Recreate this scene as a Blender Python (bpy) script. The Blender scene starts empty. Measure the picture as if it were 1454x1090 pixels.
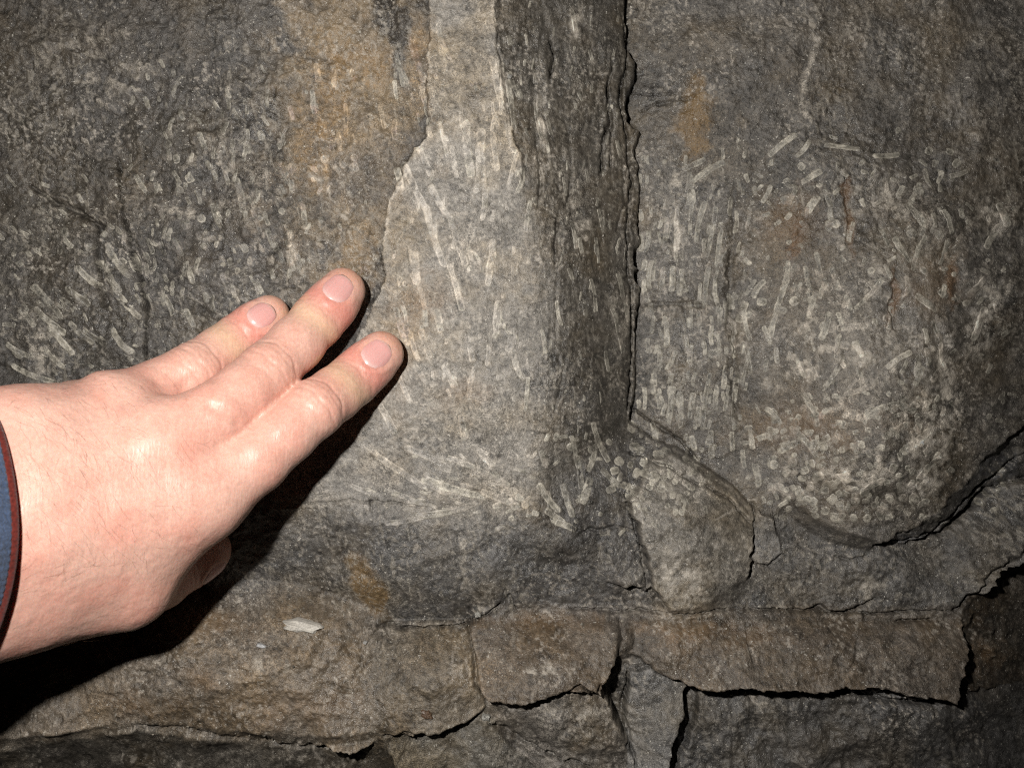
import bpy, math, random
import numpy as np
from mathutils import Vector

# ------------------------------------------------------------------ camera, world, flash, exposure
scene = bpy.context.scene
D = 0.32                     # lens to the plane of the rock face (m)
F = 1292.0                   # focal length in photograph pixels
CX, CY = 727.0, 545.0        # middle of the photograph

cam_data = bpy.data.cameras.new("camera")
cam = bpy.data.objects.new("camera", cam_data)
scene.collection.objects.link(cam)
cam.location = (0, -D, 0)
cam.rotation_euler = (math.radians(90), 0, 0)
cam_data.sensor_width = 36.0
cam_data.lens = 36.0 * F / 1454.0
cam_data.clip_start = 0.01
cam_data.clip_end = 50.0
cam_data.dof.use_dof = True
cam_data.dof.focus_distance = 0.328
cam_data.dof.aperture_fstop = 26.0
scene.camera = cam

world = bpy.data.worlds.new("World")
scene.world = world
world.use_nodes = True
wbg = world.node_tree.nodes["Background"]
wbg.inputs[0].default_value = (0.55, 0.5, 0.45, 1)      # an unlit cave: next to no ambient light
wbg.inputs[1].default_value = 0.004

# the camera's flash, above and to the left of the lens: the only light in the cave
fl = bpy.data.lights.new("camera_flash", 'SPOT')
fl.energy = 6.3
fl.color = (1.0, 0.97, 0.925)
fl.shadow_soft_size = 0.006
fl.spot_size = math.radians(138)
fl.spot_blend = 1.0
flash = bpy.data.objects.new("camera_flash", fl)
scene.collection.objects.link(flash)
flash.location = (-0.062, -D - 0.005, 0.053)
flash.rotation_euler = (Vector((0.0, 0.0, 0.0)) - flash.location).to_track_quat('-Z', 'Y').to_euler()

vs = scene.view_settings
scene.display_settings.display_device = 'sRGB'
vs.view_transform = 'Standard'
vs.look = 'None'
vs.exposure = 0.0
vs.gamma = 1.0
vs.use_curve_mapping = False
scene.cycles.max_bounces = 6
scene.cycles.filter_width = 1.15
scene.cycles.use_denoising = False        # keep the grain crisp

col = scene.collection
rng = np.random.default_rng(7)
random.seed(7)

# ------------------------------------------------------------------ helpers
def link(o, parent=None):
    col.objects.link(o)
    if parent is not None:
        o.parent = parent
    return o

def empty(name, parent=None, loc=(0, 0, 0)):
    o = bpy.data.objects.new(name, None)
    o.empty_display_size = 0.01
    o.location = loc
    return link(o, parent)

def mesh_from(name, verts, faces, mat, parent=None, smooth=True, attrs=None):
    """verts (n,3); faces (m,3|4) ints; attrs {name: (n,3) or (n,)}"""
    me = bpy.data.meshes.new(name)
    verts = np.asarray(verts, np.float32)
    faces = np.asarray(faces, np.int32)
    n, k = faces.shape
    me.vertices.add(len(verts))
    me.vertices.foreach_set("co", verts.ravel())
    me.loops.add(n * k)
    me.loops.foreach_set("vertex_index", faces.ravel())
    me.polygons.add(n)
    me.polygons.foreach_set("loop_start", np.arange(0, n * k, k, dtype=np.int32))
    me.polygons.foreach_set("loop_total", np.full(n, k, np.int32))
    me.polygons.foreach_set("use_smooth", np.full(n, smooth))
    for an, av in (attrs or {}).items():
        av = np.asarray(av, np.float32)
        if av.ndim == 2:
            a = me.attributes.new(an, 'FLOAT_COLOR', 'POINT')
            c = np.ones((len(verts), 4), np.float32)
            c[:, :3] = av
            a.data.foreach_set("color", c.ravel())
        else:
            a = me.attributes.new(an, 'FLOAT', 'POINT')
            a.data.foreach_set("value", av)
    me.update(calc_edges=True)
    me.materials.append(mat)
    return link(bpy.data.objects.new(name, me), parent)

_tab = np.random.default_rng(3).random((64, 256, 256)).astype(np.float32) * 2 - 1

def vnoise(u, v, seed=0):
    t = _tab[seed % 64]
    fu, fv = np.floor(u), np.floor(v)
    iu, iv = fu.astype(np.int32), fv.astype(np.int32)
    a, b = (u - fu).astype(np.float32), (v - fv).astype(np.float32)
    a = a * a * a * (a * (a * 6 - 15) + 10)
    b = b * b * b * (b * (b * 6 - 15) + 10)
    i0, i1, j0, j1 = iu & 255, (iu + 1) & 255, iv & 255, (iv + 1) & 255
    return (t[i0, j0] * (1 - a) + t[i1, j0] * a) * (1 - b) + (t[i0, j1] * (1 - a) + t[i1, j1] * a) * b

def fbm(u, v, octs=4, seed=0, gain=0.5):
    s, amp, tot = 0.0, 1.0, 0.0
    c, d = math.cos(0.63), math.sin(0.63)
    for o in range(octs):
        s = s + amp * vnoise(u + 17.3 * o, v - 9.1 * o, seed + o)
        tot += amp
        amp *= gain
        u, v = (c * u - d * v) * 2.03, (d * u + c * v) * 2.03
    return s / tot * 1.6

def tri(u, v, seed=0):
    """piecewise planar noise: a surface of flat facets that meet in creases"""
    c, d = math.cos(0.9 + seed), math.sin(0.9 + seed)
    u, v = c * u - d * v, d * u + c * v
    t = _tab[seed % 64]
    fu, fv = np.floor(u), np.floor(v)
    iu, iv = fu.astype(np.int32), fv.astype(np.int32)
    a, b = u - fu, v - fv
    i0, i1, j0, j1 = iu & 255, (iu + 1) & 255, iv & 255, (iv + 1) & 255
    h00, h10, h01, h11 = t[i0, j0], t[i1, j0], t[i0, j1], t[i1, j1]
    return np.where(a > b, h00 + a * (h10 - h00) + b * (h11 - h10), h00 + b * (h01 - h00) + a * (h11 - h01))

def facets(u, v, su, sv, seed):
    wu = u + 0.25 * su * fbm(u / (1.3 * su), v / (1.3 * sv), 2, seed + 3)
    wv = v + 0.25 * sv * fbm(u / (1.3 * su) + 9, v / (1.3 * sv), 2, seed + 7)
    return tri(wu / su, wv / sv, seed) + 0.45 * tri(wu / su * 2.3, wv / sv * 2.3, seed + 11) + 0.22 * tri(wu / su * 5.1, wv / sv * 5.1, seed + 17)

def sstep(a, b, x):
    t = np.clip((x - a) / (b - a), 0, 1)
    return t * t * (3 - 2 * t)

# photograph pixel + height above the face (m) -> point in the place
def P3(px, py, h):
    k = (D - h) / F
    return np.stack([np.asarray((px - CX) * k), np.asarray(-h + 0.0 * (px + py)), np.asarray((CY - py) * k)], -1)

# ------------------------------------------------------------------ node materials
def new_mat(name):
    m = bpy.data.materials.new(name)
    m.use_nodes = True
    nt = m.node_tree
    return m, nt, nt.nodes["Principled BSDF"]

def nd(nt, t, **kw):
    n = nt.nodes.new(t)
    for k, v in kw.items():
        setattr(n, k, v)
    return n

def noise_node(nt, vec, scale, detail=3, rough=0.55):
    n = nd(nt, 'ShaderNodeTexNoise')
    n.inputs['Scale'].default_value = scale
    n.inputs['Detail'].default_value = detail
    n.inputs['Roughness'].default_value = rough
    nt.links.new(vec, n.inputs['Vector'])
    return n

def ramp(nt, fac, stops):
    r = nd(nt, 'ShaderNodeValToRGB')
    els = r.color_ramp.elements
    while len(els) < len(stops):
        els.new(0.5)
    for e, (p, c) in zip(els, stops):
        e.position = p
        e.color = (c, c, c, 1) if not hasattr(c, '__len__') else (*c, 1)
    nt.links.new(fac, r.inputs[0])
    return r

def mixc(nt, blend, fac, a, b):
    m = nd(nt, 'ShaderNodeMix', data_type='RGBA', blend_type=blend)
    for sock, val in ((m.inputs[0], fac), (m.inputs[6], a), (m.inputs[7], b)):
        if hasattr(val, 'is_linked'):
            nt.links.new(val, sock)
        elif hasattr(val, '__len__'):
            sock.default_value = (*val, 1)
        else:
            sock.default_value = val
    return m.outputs[2]

def stone_material(name, grain=1.0, bump=0.6, rough=0.62, spark=True):
    m, nt, b = new_mat(name)
    at = nd(nt, 'ShaderNodeAttribute', attribute_name="Col")
    tc = nd(nt, 'ShaderNodeTexCoord')
    vec = tc.outputs['Object']
    n1 = noise_node(nt, vec, 2300, 2, 0.6)          # half-millimetre mineral grains
    n2 = noise_node(nt, vec, 620, 3, 0.6)
    r1 = ramp(nt, n1.outputs[0], [(0.30, 1 - 0.60 * grain), (0.5, 0.96), (0.70, 1 + 0.80 * grain)])
    r2 = ramp(nt, n2.outputs[0], [(0.3, 0.78), (0.7, 1.22)])
    nv = noise_node(nt, vec, 42, 3, 0.6)
    gv = ramp(nt, nv.outputs[0], [(0.38, 0.12), (0.62, 1.0)])
    c = mixc(nt, 'MULTIPLY', gv.outputs[0], at.outputs['Color'], r1.outputs[0])
    c = mixc(nt, 'MULTIPLY', 1.0, c, r2.outputs[0])
    if spark:                                        # mineral glitter, painted as pale flecks in the colour
        n3 = noise_node(nt, vec, 1250, 2, 0.5)
        f = ramp(nt, n3.outputs[0], [(0.655, 0.0), (0.72, 1.0)])
        n3b = noise_node(nt, vec, 90, 2, 0.5)
        f2 = ramp(nt, n3b.outputs[0], [(0.38, 0.15), (0.60, 0.95)])
        ff = mixc(nt, 'MULTIPLY', 1.0, f.outputs[0], f2.outputs[0])
        c = mixc(nt, 'MIX', ff, c, (0.50, 0.47, 0.41))
    nt.links.new(c, b.inputs['Base Color'])
    rr = ramp(nt, n1.outputs[0], [(0.3, rough - 0.22), (0.55, rough + 0.12)])
    damp = ramp(nt, nv.outputs[0], [(0.34, 0.52), (0.60, 1.0)])
    rd = mixc(nt, 'MULTIPLY', 1.0, rr.outputs[0], damp.outputs[0])
    nt.links.new(rd, b.inputs['Roughness'])
    b.inputs['Specular IOR Level'].default_value = 0.6
    bp = nd(nt, 'ShaderNodeBump')
    bp.inputs['Strength'].default_value = bump
    bp.inputs['Distance'].default_value = 0.00035
    bs = nd(nt, 'ShaderNodeMath', operation='ADD')
    nt.links.new(n1.outputs[0], bs.inputs[0])
    nt.links.new(n2.outputs[0], bs.inputs[1])
    nt.links.new(bs.outputs[0], bp.inputs['Height'])
    nt.links.new(bp.outputs[0], b.inputs['Normal'])
    return m

M_ROCK = stone_material("rock", 1.0, 1.0, 0.55)
M_FOSSIL = stone_material("fossil_calcite", 0.8, 0.8, 0.52, spark=True)
M_CHIP = stone_material("stone_chip", 0.35, 0.4, 0.6, spark=False)

# ------------------------------------------------------------------ the rock face: a sheet of relief, cut into its slabs and blocks
STEP = 1.55
def axis(lo, hi):
    a = np.arange(lo - 12, hi + 12 + STEP, STEP)
    ext, s, x = [], STEP, a[-1]
    while x < hi + 1400:
        s *= 1.07
        x += s
        ext.append(x)
    ext = np.array(ext)
    return np.concatenate([(lo + hi) - ext[::-1], a, ext])
us, vss = axis(0, 1454), axis(0, 1090)
U, V = np.meshgrid(us, vss)          # rows = v
U = U.astype(np.float32); V = V.astype(np.float32)
NV, NU = U.shape

# edges wander: look up the regions at slightly shifted places
WU = U + 3.5 * fbm(U / 46, V / 46, 2, 1) + 2.4 * fbm(U / 13, V / 13, 3, 5) + 1.6 * tri(U / 9, V / 9, 6)
WV = V + 3.5 * fbm(U / 46, V / 46, 2, 9) + 2.4 * fbm(U / 13, V / 13, 3, 13) + 1.6 * tri(U / 9, V / 9, 14)

def inside(poly, X, Y):
    p = np.asarray(poly, float)
    r = np.zeros(X.shape, bool)
    j = len(p) - 1
    for i in range(len(p)):
        x0, y0, x1, y1 = p[i, 0], p[i, 1], p[j, 0], p[j, 1]
        if y0 != y1:
            r ^= ((y0 > Y) != (y1 > Y)) & (X < (x1 - x0) * (Y - y0) / (y1 - y0) + x0)
        j = i
    return r

def tps(pts):
    p = np.asarray(pts, float)
    xy, h = p[:, :2] / 500.0, p[:, 2]
    n = len(p)
    r2 = ((xy[:, None] - xy[None]) ** 2).sum(-1)
    K = 0.5 * r2 * np.log(np.maximum(r2, 1e-12)) + np.eye(n) * 0.002
    A = np.zeros((n + 3, n + 3))
    A[:n, :n] = K
    A[:n, n] = 1; A[:n, n + 1:] = xy
    A[n, :n] = 1; A[n + 1:, :n] = xy.T
    w = np.linalg.solve(A, np.concatenate([h, np.zeros(3)]))
    def f(u, v):
        uc = np.clip(u, -150, 1604) / 500.0; vc = np.clip(v, -120, 1210) / 500.0
        s = w[n] + w[n + 1] * uc + w[n + 2] * vc
        for i in range(n):
            q = (uc - xy[i, 0]) ** 2 + (vc - xy[i, 1]) ** 2
            s = s + w[i] * 0.5 * q * np.log(np.maximum(q, 1e-12))
        return s
    return f

B_ = 3200   # beyond the frame
# name, outline (photograph px), relief control points (px, px, mm), base colour, noise (amp mm, u-scale, v-scale, fine mm)
REG = []
def region(name, poly, pts, colr, noise):
    REG.append((name, poly, pts, colr, noise))

region('rock_slab', [(-B_, -B_), (680, -B_), (680, 500), (500, 720), (300, 740), (-B_, 740)],
       [(-100, 0, -15), (0, 300, -13), (200, 100, -8), (200, 400, -7), (400, 100, -4.5), (400, 350, -3.2), (560, 100, -2.6),
        (540, 400, -1.8), (100, 600, -9), (300, 600, -4), (300, 820, -6), (40, 480, -10), (120, 250, -11)],
       (0.066, 0.061, 0.054), (1.6, 60, 60, 0.36))
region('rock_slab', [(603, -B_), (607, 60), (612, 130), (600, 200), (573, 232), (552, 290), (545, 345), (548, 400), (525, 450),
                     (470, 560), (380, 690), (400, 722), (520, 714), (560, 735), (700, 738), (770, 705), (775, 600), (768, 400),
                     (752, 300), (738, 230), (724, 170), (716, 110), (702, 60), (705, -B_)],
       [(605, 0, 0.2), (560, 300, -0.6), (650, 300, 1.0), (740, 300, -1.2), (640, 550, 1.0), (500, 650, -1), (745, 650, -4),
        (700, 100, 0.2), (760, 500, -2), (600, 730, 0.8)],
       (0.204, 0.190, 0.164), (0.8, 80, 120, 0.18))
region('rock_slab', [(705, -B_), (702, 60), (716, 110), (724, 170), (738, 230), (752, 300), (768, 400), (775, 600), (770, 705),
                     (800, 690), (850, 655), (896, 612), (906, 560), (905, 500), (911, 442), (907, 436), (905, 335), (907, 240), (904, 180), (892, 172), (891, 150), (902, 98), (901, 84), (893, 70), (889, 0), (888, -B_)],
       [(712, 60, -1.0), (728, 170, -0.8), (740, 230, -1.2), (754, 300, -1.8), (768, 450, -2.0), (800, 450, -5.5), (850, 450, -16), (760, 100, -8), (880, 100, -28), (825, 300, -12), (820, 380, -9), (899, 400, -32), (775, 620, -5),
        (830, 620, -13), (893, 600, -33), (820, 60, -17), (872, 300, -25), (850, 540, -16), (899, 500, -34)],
       (0.080, 0.073, 0.061), (1.1, 26, 120, 0.30))  # base colour includes the shade of a side turned from the flash
region('rock_slab', [(888, -B_), (889, 0), (893, 70), (901, 84), (902, 98), (891, 150), (892, 172), (904, 180), (907, 240), (905, 335), (907, 436),
                     (911, 442), (905, 500), (906, 560), (896, 595), (960, 640), (1040, 695), (1080, 735), (1110, 712),
                     (1180, 760), (1240, 774), (1330, 722), (1400, 645), (1460, 588), (B_, 300), (B_, -B_)],
       [(910, 100, -38), (1000, 100, -29), (1150, 100, -25), (1400, 100, -29), (1454, 0, -34), (915, 400, -40), (960, 400, -34), (1035, 400, -33),
        (1070, 450, -27), (1200, 450, -11), (1320, 480, -9), (1400, 480, -17), (1200, 650, -9), (1290, 660, -7), (1100, 600, -25), (1340, 690, -17), (1385, 620, -19),
        (1454, 300, -29), (1454, 560, -32), (1180, 748, -18), (1240, 765, -17), (920, 580, -38), (980, 620, -34), (1130, 250, -25), (1250, 280, -20), (1060, 660, -32)],
       (0.090, 0.083, 0.072), (1.2, 55, 75, 0.26))
region('rock_slab', [(1240, 774), (1330, 722), (1400, 645), (1460, 588), (B_, 300), (B_, 560), (1454, 680), (1400, 700), (1340, 756), (1300, 770)],
       [(1240, 772, -20), (1330, 724, -19), (1400, 647, -24), (1454, 592, -34), (1300, 768, -26), (1345, 754, -31), (1400, 702, -38), (1454, 680, -43), (1370, 705, -26), (1440, 640, -37)],
       (0.066, 0.065, 0.064), (1.6, 60, 12, 0.4))  # slope faces away from the flash; its shade is partly in this colour
region('rock_slab', [(1080, 735), (1110, 712), (1180, 760), (1240, 774), (1300, 770), (1340, 756), (1400, 700), (1454, 680), (B_, 560), (B_, 640),
                     (1454, 765), (1440, 790), (1355, 864), (1280, 872), (1180, 870), (1070, 862), (1000, 872), (1060, 830)],
       [(1100, 760, -25.5), (1250, 800, -26), (1400, 760, -30), (1350, 850, -27), (1100, 855, -24), (1240, 865, -25), (1440, 720, -35), (1000, 870, -18.5), (1050, 840, -22), (1180, 770, -28), (1300, 780, -30), (1400, 712, -36)],
       (0.076, 0.072, 0.065), (1.1, 80, 40, 0.28))  # colour lowered to shade a face that turns away from the light
region('rock_slab', [(380, 690), (400, 722), (520, 714), (560, 735), (700, 738), (745, 742), (760, 780), (840, 790), (870, 830), (925, 838), (945, 872),
                     (690, 872), (662, 890), (560, 893), (530, 882), (400, 842), (300, 840), (220, 820), (-200, 860), (-B_, 900), (-B_, 640), (150, 640)],
       [(400, 720, -3), (600, 745, 0.8), (700, 742, -1.5), (750, 760, -5), (600, 885, -15), (450, 830, -12), (850, 862, -18), (700, 800, -4.5), (250, 800, -9), (560, 800, -2), (0, 850, -12)],
       (0.076, 0.073, 0.068), (0.9, 70, 45, 0.28))
region('rock_slab', [(745, 742), (770, 705), (800, 690), (850, 655), (896, 600), (960, 640), (905, 690), (890, 712), (915, 772), (918, 838), (870, 832), (840, 792), (760, 782)],
       [(770, 710, -5), (840, 665, -15), (900, 610, -34), (850, 720, -12), (900, 800, -14), (780, 772, -5.5), (940, 640, -29)],
       (0.076, 0.072, 0.066), (0.8, 40, 40, 0.28))
region('rock_block', [(890, 712), (905, 690), (925, 650), (960, 640), (1040, 695), (1078, 738), (1073, 790), (1060, 832), (1000, 872), (960, 872), (928, 830), (915, 772)],
       [(900, 690, -16), (960, 645, -24), (1040, 700, -25), (1070, 760, -20), (950, 760, -8), (1000, 866, -14), (930, 830, -9), (1000, 720, -14), (1055, 830, -18)],
       (0.150, 0.138, 0.116), (0.8, 90, 60, 0.24))
region('rock_block', [(1078, 716), (1103, 738), (1112, 790), (1087, 808), (1066, 792), (1074, 760)],
       [(1080, 720, -25), (1105, 760, -24), (1085, 800, -22.5), (1070, 780, -22.5)],
       (0.120, 0.116, 0.108), (0.3, 60, 60, 0.18))
# the lower courses: a broken ledge and the rubble under it
region('rock_block', [(-B_, 1052), (0, 1048), (100, 1040), (200, 1022), (330, 1040), (430, 1047), (545, 1040), (620, 1200), (620, B_), (-B_, B_)],
       [(0, 1060, -2), (200, 1032, 2), (400, 1052, 1), (540, 1048, 0), (300, 1100, -20), (500, 1110, -20), (0, 1110, -24)],
       (0.085, 0.076, 0.062), (2.2, 40, 26, 0.4))
region('rock_block', [(545, 1038), (640, 1036), (690, 1012), (700, 1040), (765, 1090), (765, B_), (620, B_), (620, 1200)],
       [(560, 1050, -1), (640, 1050, -2), (700, 1090, -6), (640, 1200, -9)],
       (0.105, 0.097, 0.080), (0.9, 60, 40, 0.26))
region('rock_block', [(690, 990), (740, 996), (845, 978), (868, 1000), (890, 1050), (905, B_), (765, B_), (765, 1090), (700, 1040)],
       [(700, 1000, 0), (860, 990, -2), (800, 1035, 2), (887, 1080, -10), (740, 1080, -8), (830, 1150, -3), (870, 1050, -4)],
       (0.115, 0.104, 0.088), (1.1, 34, 30, 0.34))
region('rock_block', [(850, 962), (885, 925), (935, 948), (895, 955), (890, 1050), (868, 1000)],
       [(860, 960, -15), (890, 940, -14), (885, 1030, -18)],
       (0.085, 0.080, 0.070), (0.9, 40, 40, 0.3))
region('rock_block', [(896, 954), (935, 948), (977, 966), (966, 1010), (945, 1090), (925, B_), (905, B_), (891, 1050)],
       [(930, 958, -11), (940, 1050, -8), (905, 1060, -9), (970, 970, -12)],
       (0.125, 0.121, 0.112), (0.3, 60, 90, 0.16))
region('rock_block', [(977, 966), (1002, 974), (990, 1020), (965, 1080), (950, B_), (925, B_), (945, 1090), (966, 1010)],
       [(985, 975, -23), (970, 1040, -22), (950, 1090, -22)],
       (0.070, 0.068, 0.064), (1.4, 10, 60, 0.3))
region('rock_block', [(1002, 974), (1100, 980), (1200, 985), (1345, 990), (1360, 985), (1440, 970), (B_, 900), (B_, B_), (950, B_), (965, 1080), (990, 1020)],
       [(1000, 985, -15), (1330, 990, -22), (1200, 1050, -21), (1350, 1060, -31), (1454, 1030, -60), (1100, 1090, -19), (1200, 985, -20), (1100, 1000, -18)],
       (0.070, 0.067, 0.062), (1.8, 50, 50, 0.36))
region('rock_block', [(1355, 864), (1440, 790), (1454, 765), (B_, 640), (B_, 900), (1440, 970), (1360, 985), (1345, 988), (1362, 900)],
       [(1366, 880, -32), (1454, 850, -56), (1410, 950, -44), (1454, 780, -50), (1366, 960, -30)],
       (0.050, 0.042, 0.032), (2.8, 50, 40, 0.5))
region('rock_block', [(-B_, 905), (0, 895), (120, 870), (250, 838), (320, 842), (400, 845), (530, 884), (522, 905), (518, 960), (545, 1040), (500, 1056),
                      (430, 1047), (330, 1040), (250, 1024), (200, 1022), (100, 1040), (0, 1048), (-B_, 1052)],
       [(300, 845, -12), (400, 852, -12), (400, 880, -2), (300, 930, 6), (450, 905, 2), (500, 985, 6), (200, 985, 7), (100, 950, 1), (0, 1000, 2), (400, 990, 8), (400, 1035, 4), (200, 1018, 4), (520, 895, -8)],
       (0.126, 0.104, 0.078), (1.6, 90, 34, 0.30))
region('rock_block', [(522, 902), (560, 893), (662, 889), (672, 930), (690, 985), (688, 1012), (640, 1036), (580, 1036), (545, 1040), (518, 960)],
       [(530, 905, -8), (600, 897, -14), (600, 918, -2), (600, 980, 7), (600, 1030, 4), (660, 950, 2), (682, 1000, 0), (540, 980, 3)],
       (0.126, 0.106, 0.078), (1.1, 60, 50, 0.28))
region('rock_block', [(664, 889), (690, 873), (860, 880), (890, 882), (886, 925), (850, 962), (845, 976), (800, 972), (740, 994), (690, 990), (672, 930)],
       [(680, 895, -8.5), (780, 877, -17), (780, 902, -3), (780, 955, 7), (870, 900, -3), (700, 975, 6), (850, 950, 2), (680, 940, 0)],
       (0.100, 0.081, 0.060), (1.2, 60, 40, 0.28))
region('rock_block', [(890, 880), (1000, 873), (1180, 870), (1280, 875), (1355, 866), (1363, 900), (1358, 940), (1345, 988), (1250, 962), (1180, 960),
                      (1100, 964), (1040, 960), (977, 964), (935, 950), (886, 925)],
       [(900, 884, -14), (1000, 875, -18.5), (1000, 905, -9), (1000, 950, -3), (1150, 874, -25), (1150, 905, -13), (1150, 950, -7), (1300, 878, -26), (1300, 908, -19), (1345, 955, -17), (900, 930, -12), (1250, 950, -12)],
       (0.086, 0.072, 0.056), (1.3, 70, 30, 0.30))

label = np.full(U.shape, -1, np.int16)
for i, r in enumerate(REG):
    label[inside(r[1], WU, WV)] = i
for _ in range(60):                                # close the slits between outlines
    if not (label < 0).any():
        break
    for ax, sh in ((0, 1), (0, -1), (1, 1), (1, -1)):
        nb = np.roll(label, sh, ax)
        label = np.where(label < 0, nb, label)
label = np.where(label < 0, 0, label)

FACET = {0: 0.6, 1: 0.25, 2: 0.45, 3: 0.55, 4: 1.0, 5: 0.9, 6: 0.8, 7: 0.8}
H = np.zeros(U.shape, np.float32)          # millimetres while being built
FINE = np.zeros(U.shape, np.float32)
COL = np.zeros(U.shape + (3,), np.float32)
for i, (nm, poly, pts, colr, (amp, su, sv, fine)) in enumerate(REG):
    m = label == i
    u, v = U[m], V[m]
    big = fbm(u / su, v / sv, 4, 3 * i, 0.5)
    # flaked surface: shallow terraces with sharp lips
    fl_ = fbm(u / (su * 1.7) + 40, v / (sv * 1.7), 3, 3 * i + 20, 0.55) * 4
    ter = np.floor(fl_) + sstep(0.0, 0.22, fl_ - np.floor(fl_))
    fk = 1.0 if nm == 'rock_block' else FACET.get(i, 0.5)
    H[m] = tps(pts)(u, v) + amp * (0.75 - 0.4 * fk) * big + amp * 0.2 * ter + fk * (0.9 + 0.6 * amp) * facets(u, v, 62, 50, i)
    FINE[m] = fine
    COL[m] = colr

# soften the corners a little (worn edges)
def blur(a, r):
    for ax in (0, 1):
        k = np.zeros_like(a)
        for d in range(-r, r + 1):
            k += np.roll(a, d, ax)
        a = k / (2 * r + 1)
    return a
H = 0.35 * H + 0.65 * blur(H, 1)
# where one face rolls over into the next without a break
SOFT = [([(766, 360), (775, 500), (775, 600), (770, 705), (745, 742)], 42), ([(748, 270), (768, 400)], 18),
        ([(380, 700), (520, 714), (560, 735), (700, 738), (745, 742)], 26), ([(770, 705), (800, 690), (850, 655), (890, 620)], 16),
        ([(745, 742), (760, 780), (840, 790), (870, 830)], 16), ([(300, 842), (400, 844), (530, 884)], 14), ([(560, 893), (660, 890)], 5),
        ([(690, 873), (860, 880), (1000, 873), (1180, 870), (1280, 874), (1350, 866)], 9), ([(1085, 720), (1110, 712), (1180, 760), (1235, 774)], 9),
        ([(518, 905), (518, 960), (545, 1040)], 12), ([(700, 870), (940, 872)], 10), ([(0, 1048), (100, 1040), (200, 1022), (330, 1040), (430, 1047), (545, 1040)], 7),
        ([(960, 640), (1040, 695), (1078, 736)], 6), ([(1000, 872), (1060, 832)], 12), ([(888, 882), (886, 925)], 14)]
HB, CB, FB = blur(blur(blur(H, 8), 8), 7), np.stack([blur(blur(blur(COL[..., k], 14), 14), 12) for k in range(3)], -1), blur(FINE, 8)
for pts, w in SOFT:
    p = np.asarray(pts, float)
    ia, ib = np.searchsorted(us, [p[:, 0].min() - 60, p[:, 0].max() + 60]); ja, jb = np.searchsorted(vss, [p[:, 1].min() - 60, p[:, 1].max() + 60])
    s_ = (slice(ja, jb), slice(ia, ib))
    d = np.full(U[s_].shape, 1e9, np.float32)
    for (ax_, ay_), (bx_, by_) in zip(p[:-1], p[1:]):
        ex, ey = bx_ - ax_, by_ - ay_
        t = np.clip(((U[s_] - ax_) * ex + (V[s_] - ay_) * ey) / (ex * ex + ey * ey), 0, 1)
        d = np.minimum(d, np.hypot(U[s_] - ax_ - t * ex, V[s_] - ay_ - t * ey))
    k = np.exp(-(d / w) ** 4)
    H[s_] += k * (HB[s_] - H[s_]); FINE[s_] += k * (FB[s_] - FINE[s_])
    k = np.exp(-(d / (w * (2.4 if w > 13 else 1.3))) ** 4)
    COL[s_] += k[..., None] * (CB[s_] - COL[s_])
HLO = blur(blur(blur(H, 22), 22), 22)

# cracks: polylines in photograph px, (width px, depth mm)
def dist_poly(pts, X, Y, pad=40):
    p = np.asarray(pts, float)
    x0, y0, x1, y1 = p[:, 0].min() - pad, p[:, 1].min() - pad, p[:, 0].max() + pad, p[:, 1].max() + pad
    ia, ib = np.searchsorted(us, [x0, x1]); ja, jb = np.searchsorted(vss, [y0, y1])
    sl = (slice(ja, jb), slice(ia, ib))
    x, y = X[sl], Y[sl]
    d = np.full(x.shape, 1e9, np.float32)
    tt = np.zeros(x.shape, np.float32)
    n = len(p) - 1
    for k in range(n):
        ax, ay = p[k]; bx, by = p[k + 1]
        ex, ey = bx - ax, by - ay
        t = np.clip(((x - ax) * ex + (y - ay) * ey) / (ex * ex + ey * ey), 0, 1)
        q = np.hypot(x - ax - t * ex, y - ay - t * ey)
        c = q < d
        d = np.where(c, q, d); tt = np.where(c, (k + t) / n, tt)
    return sl, d, tt

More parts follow.
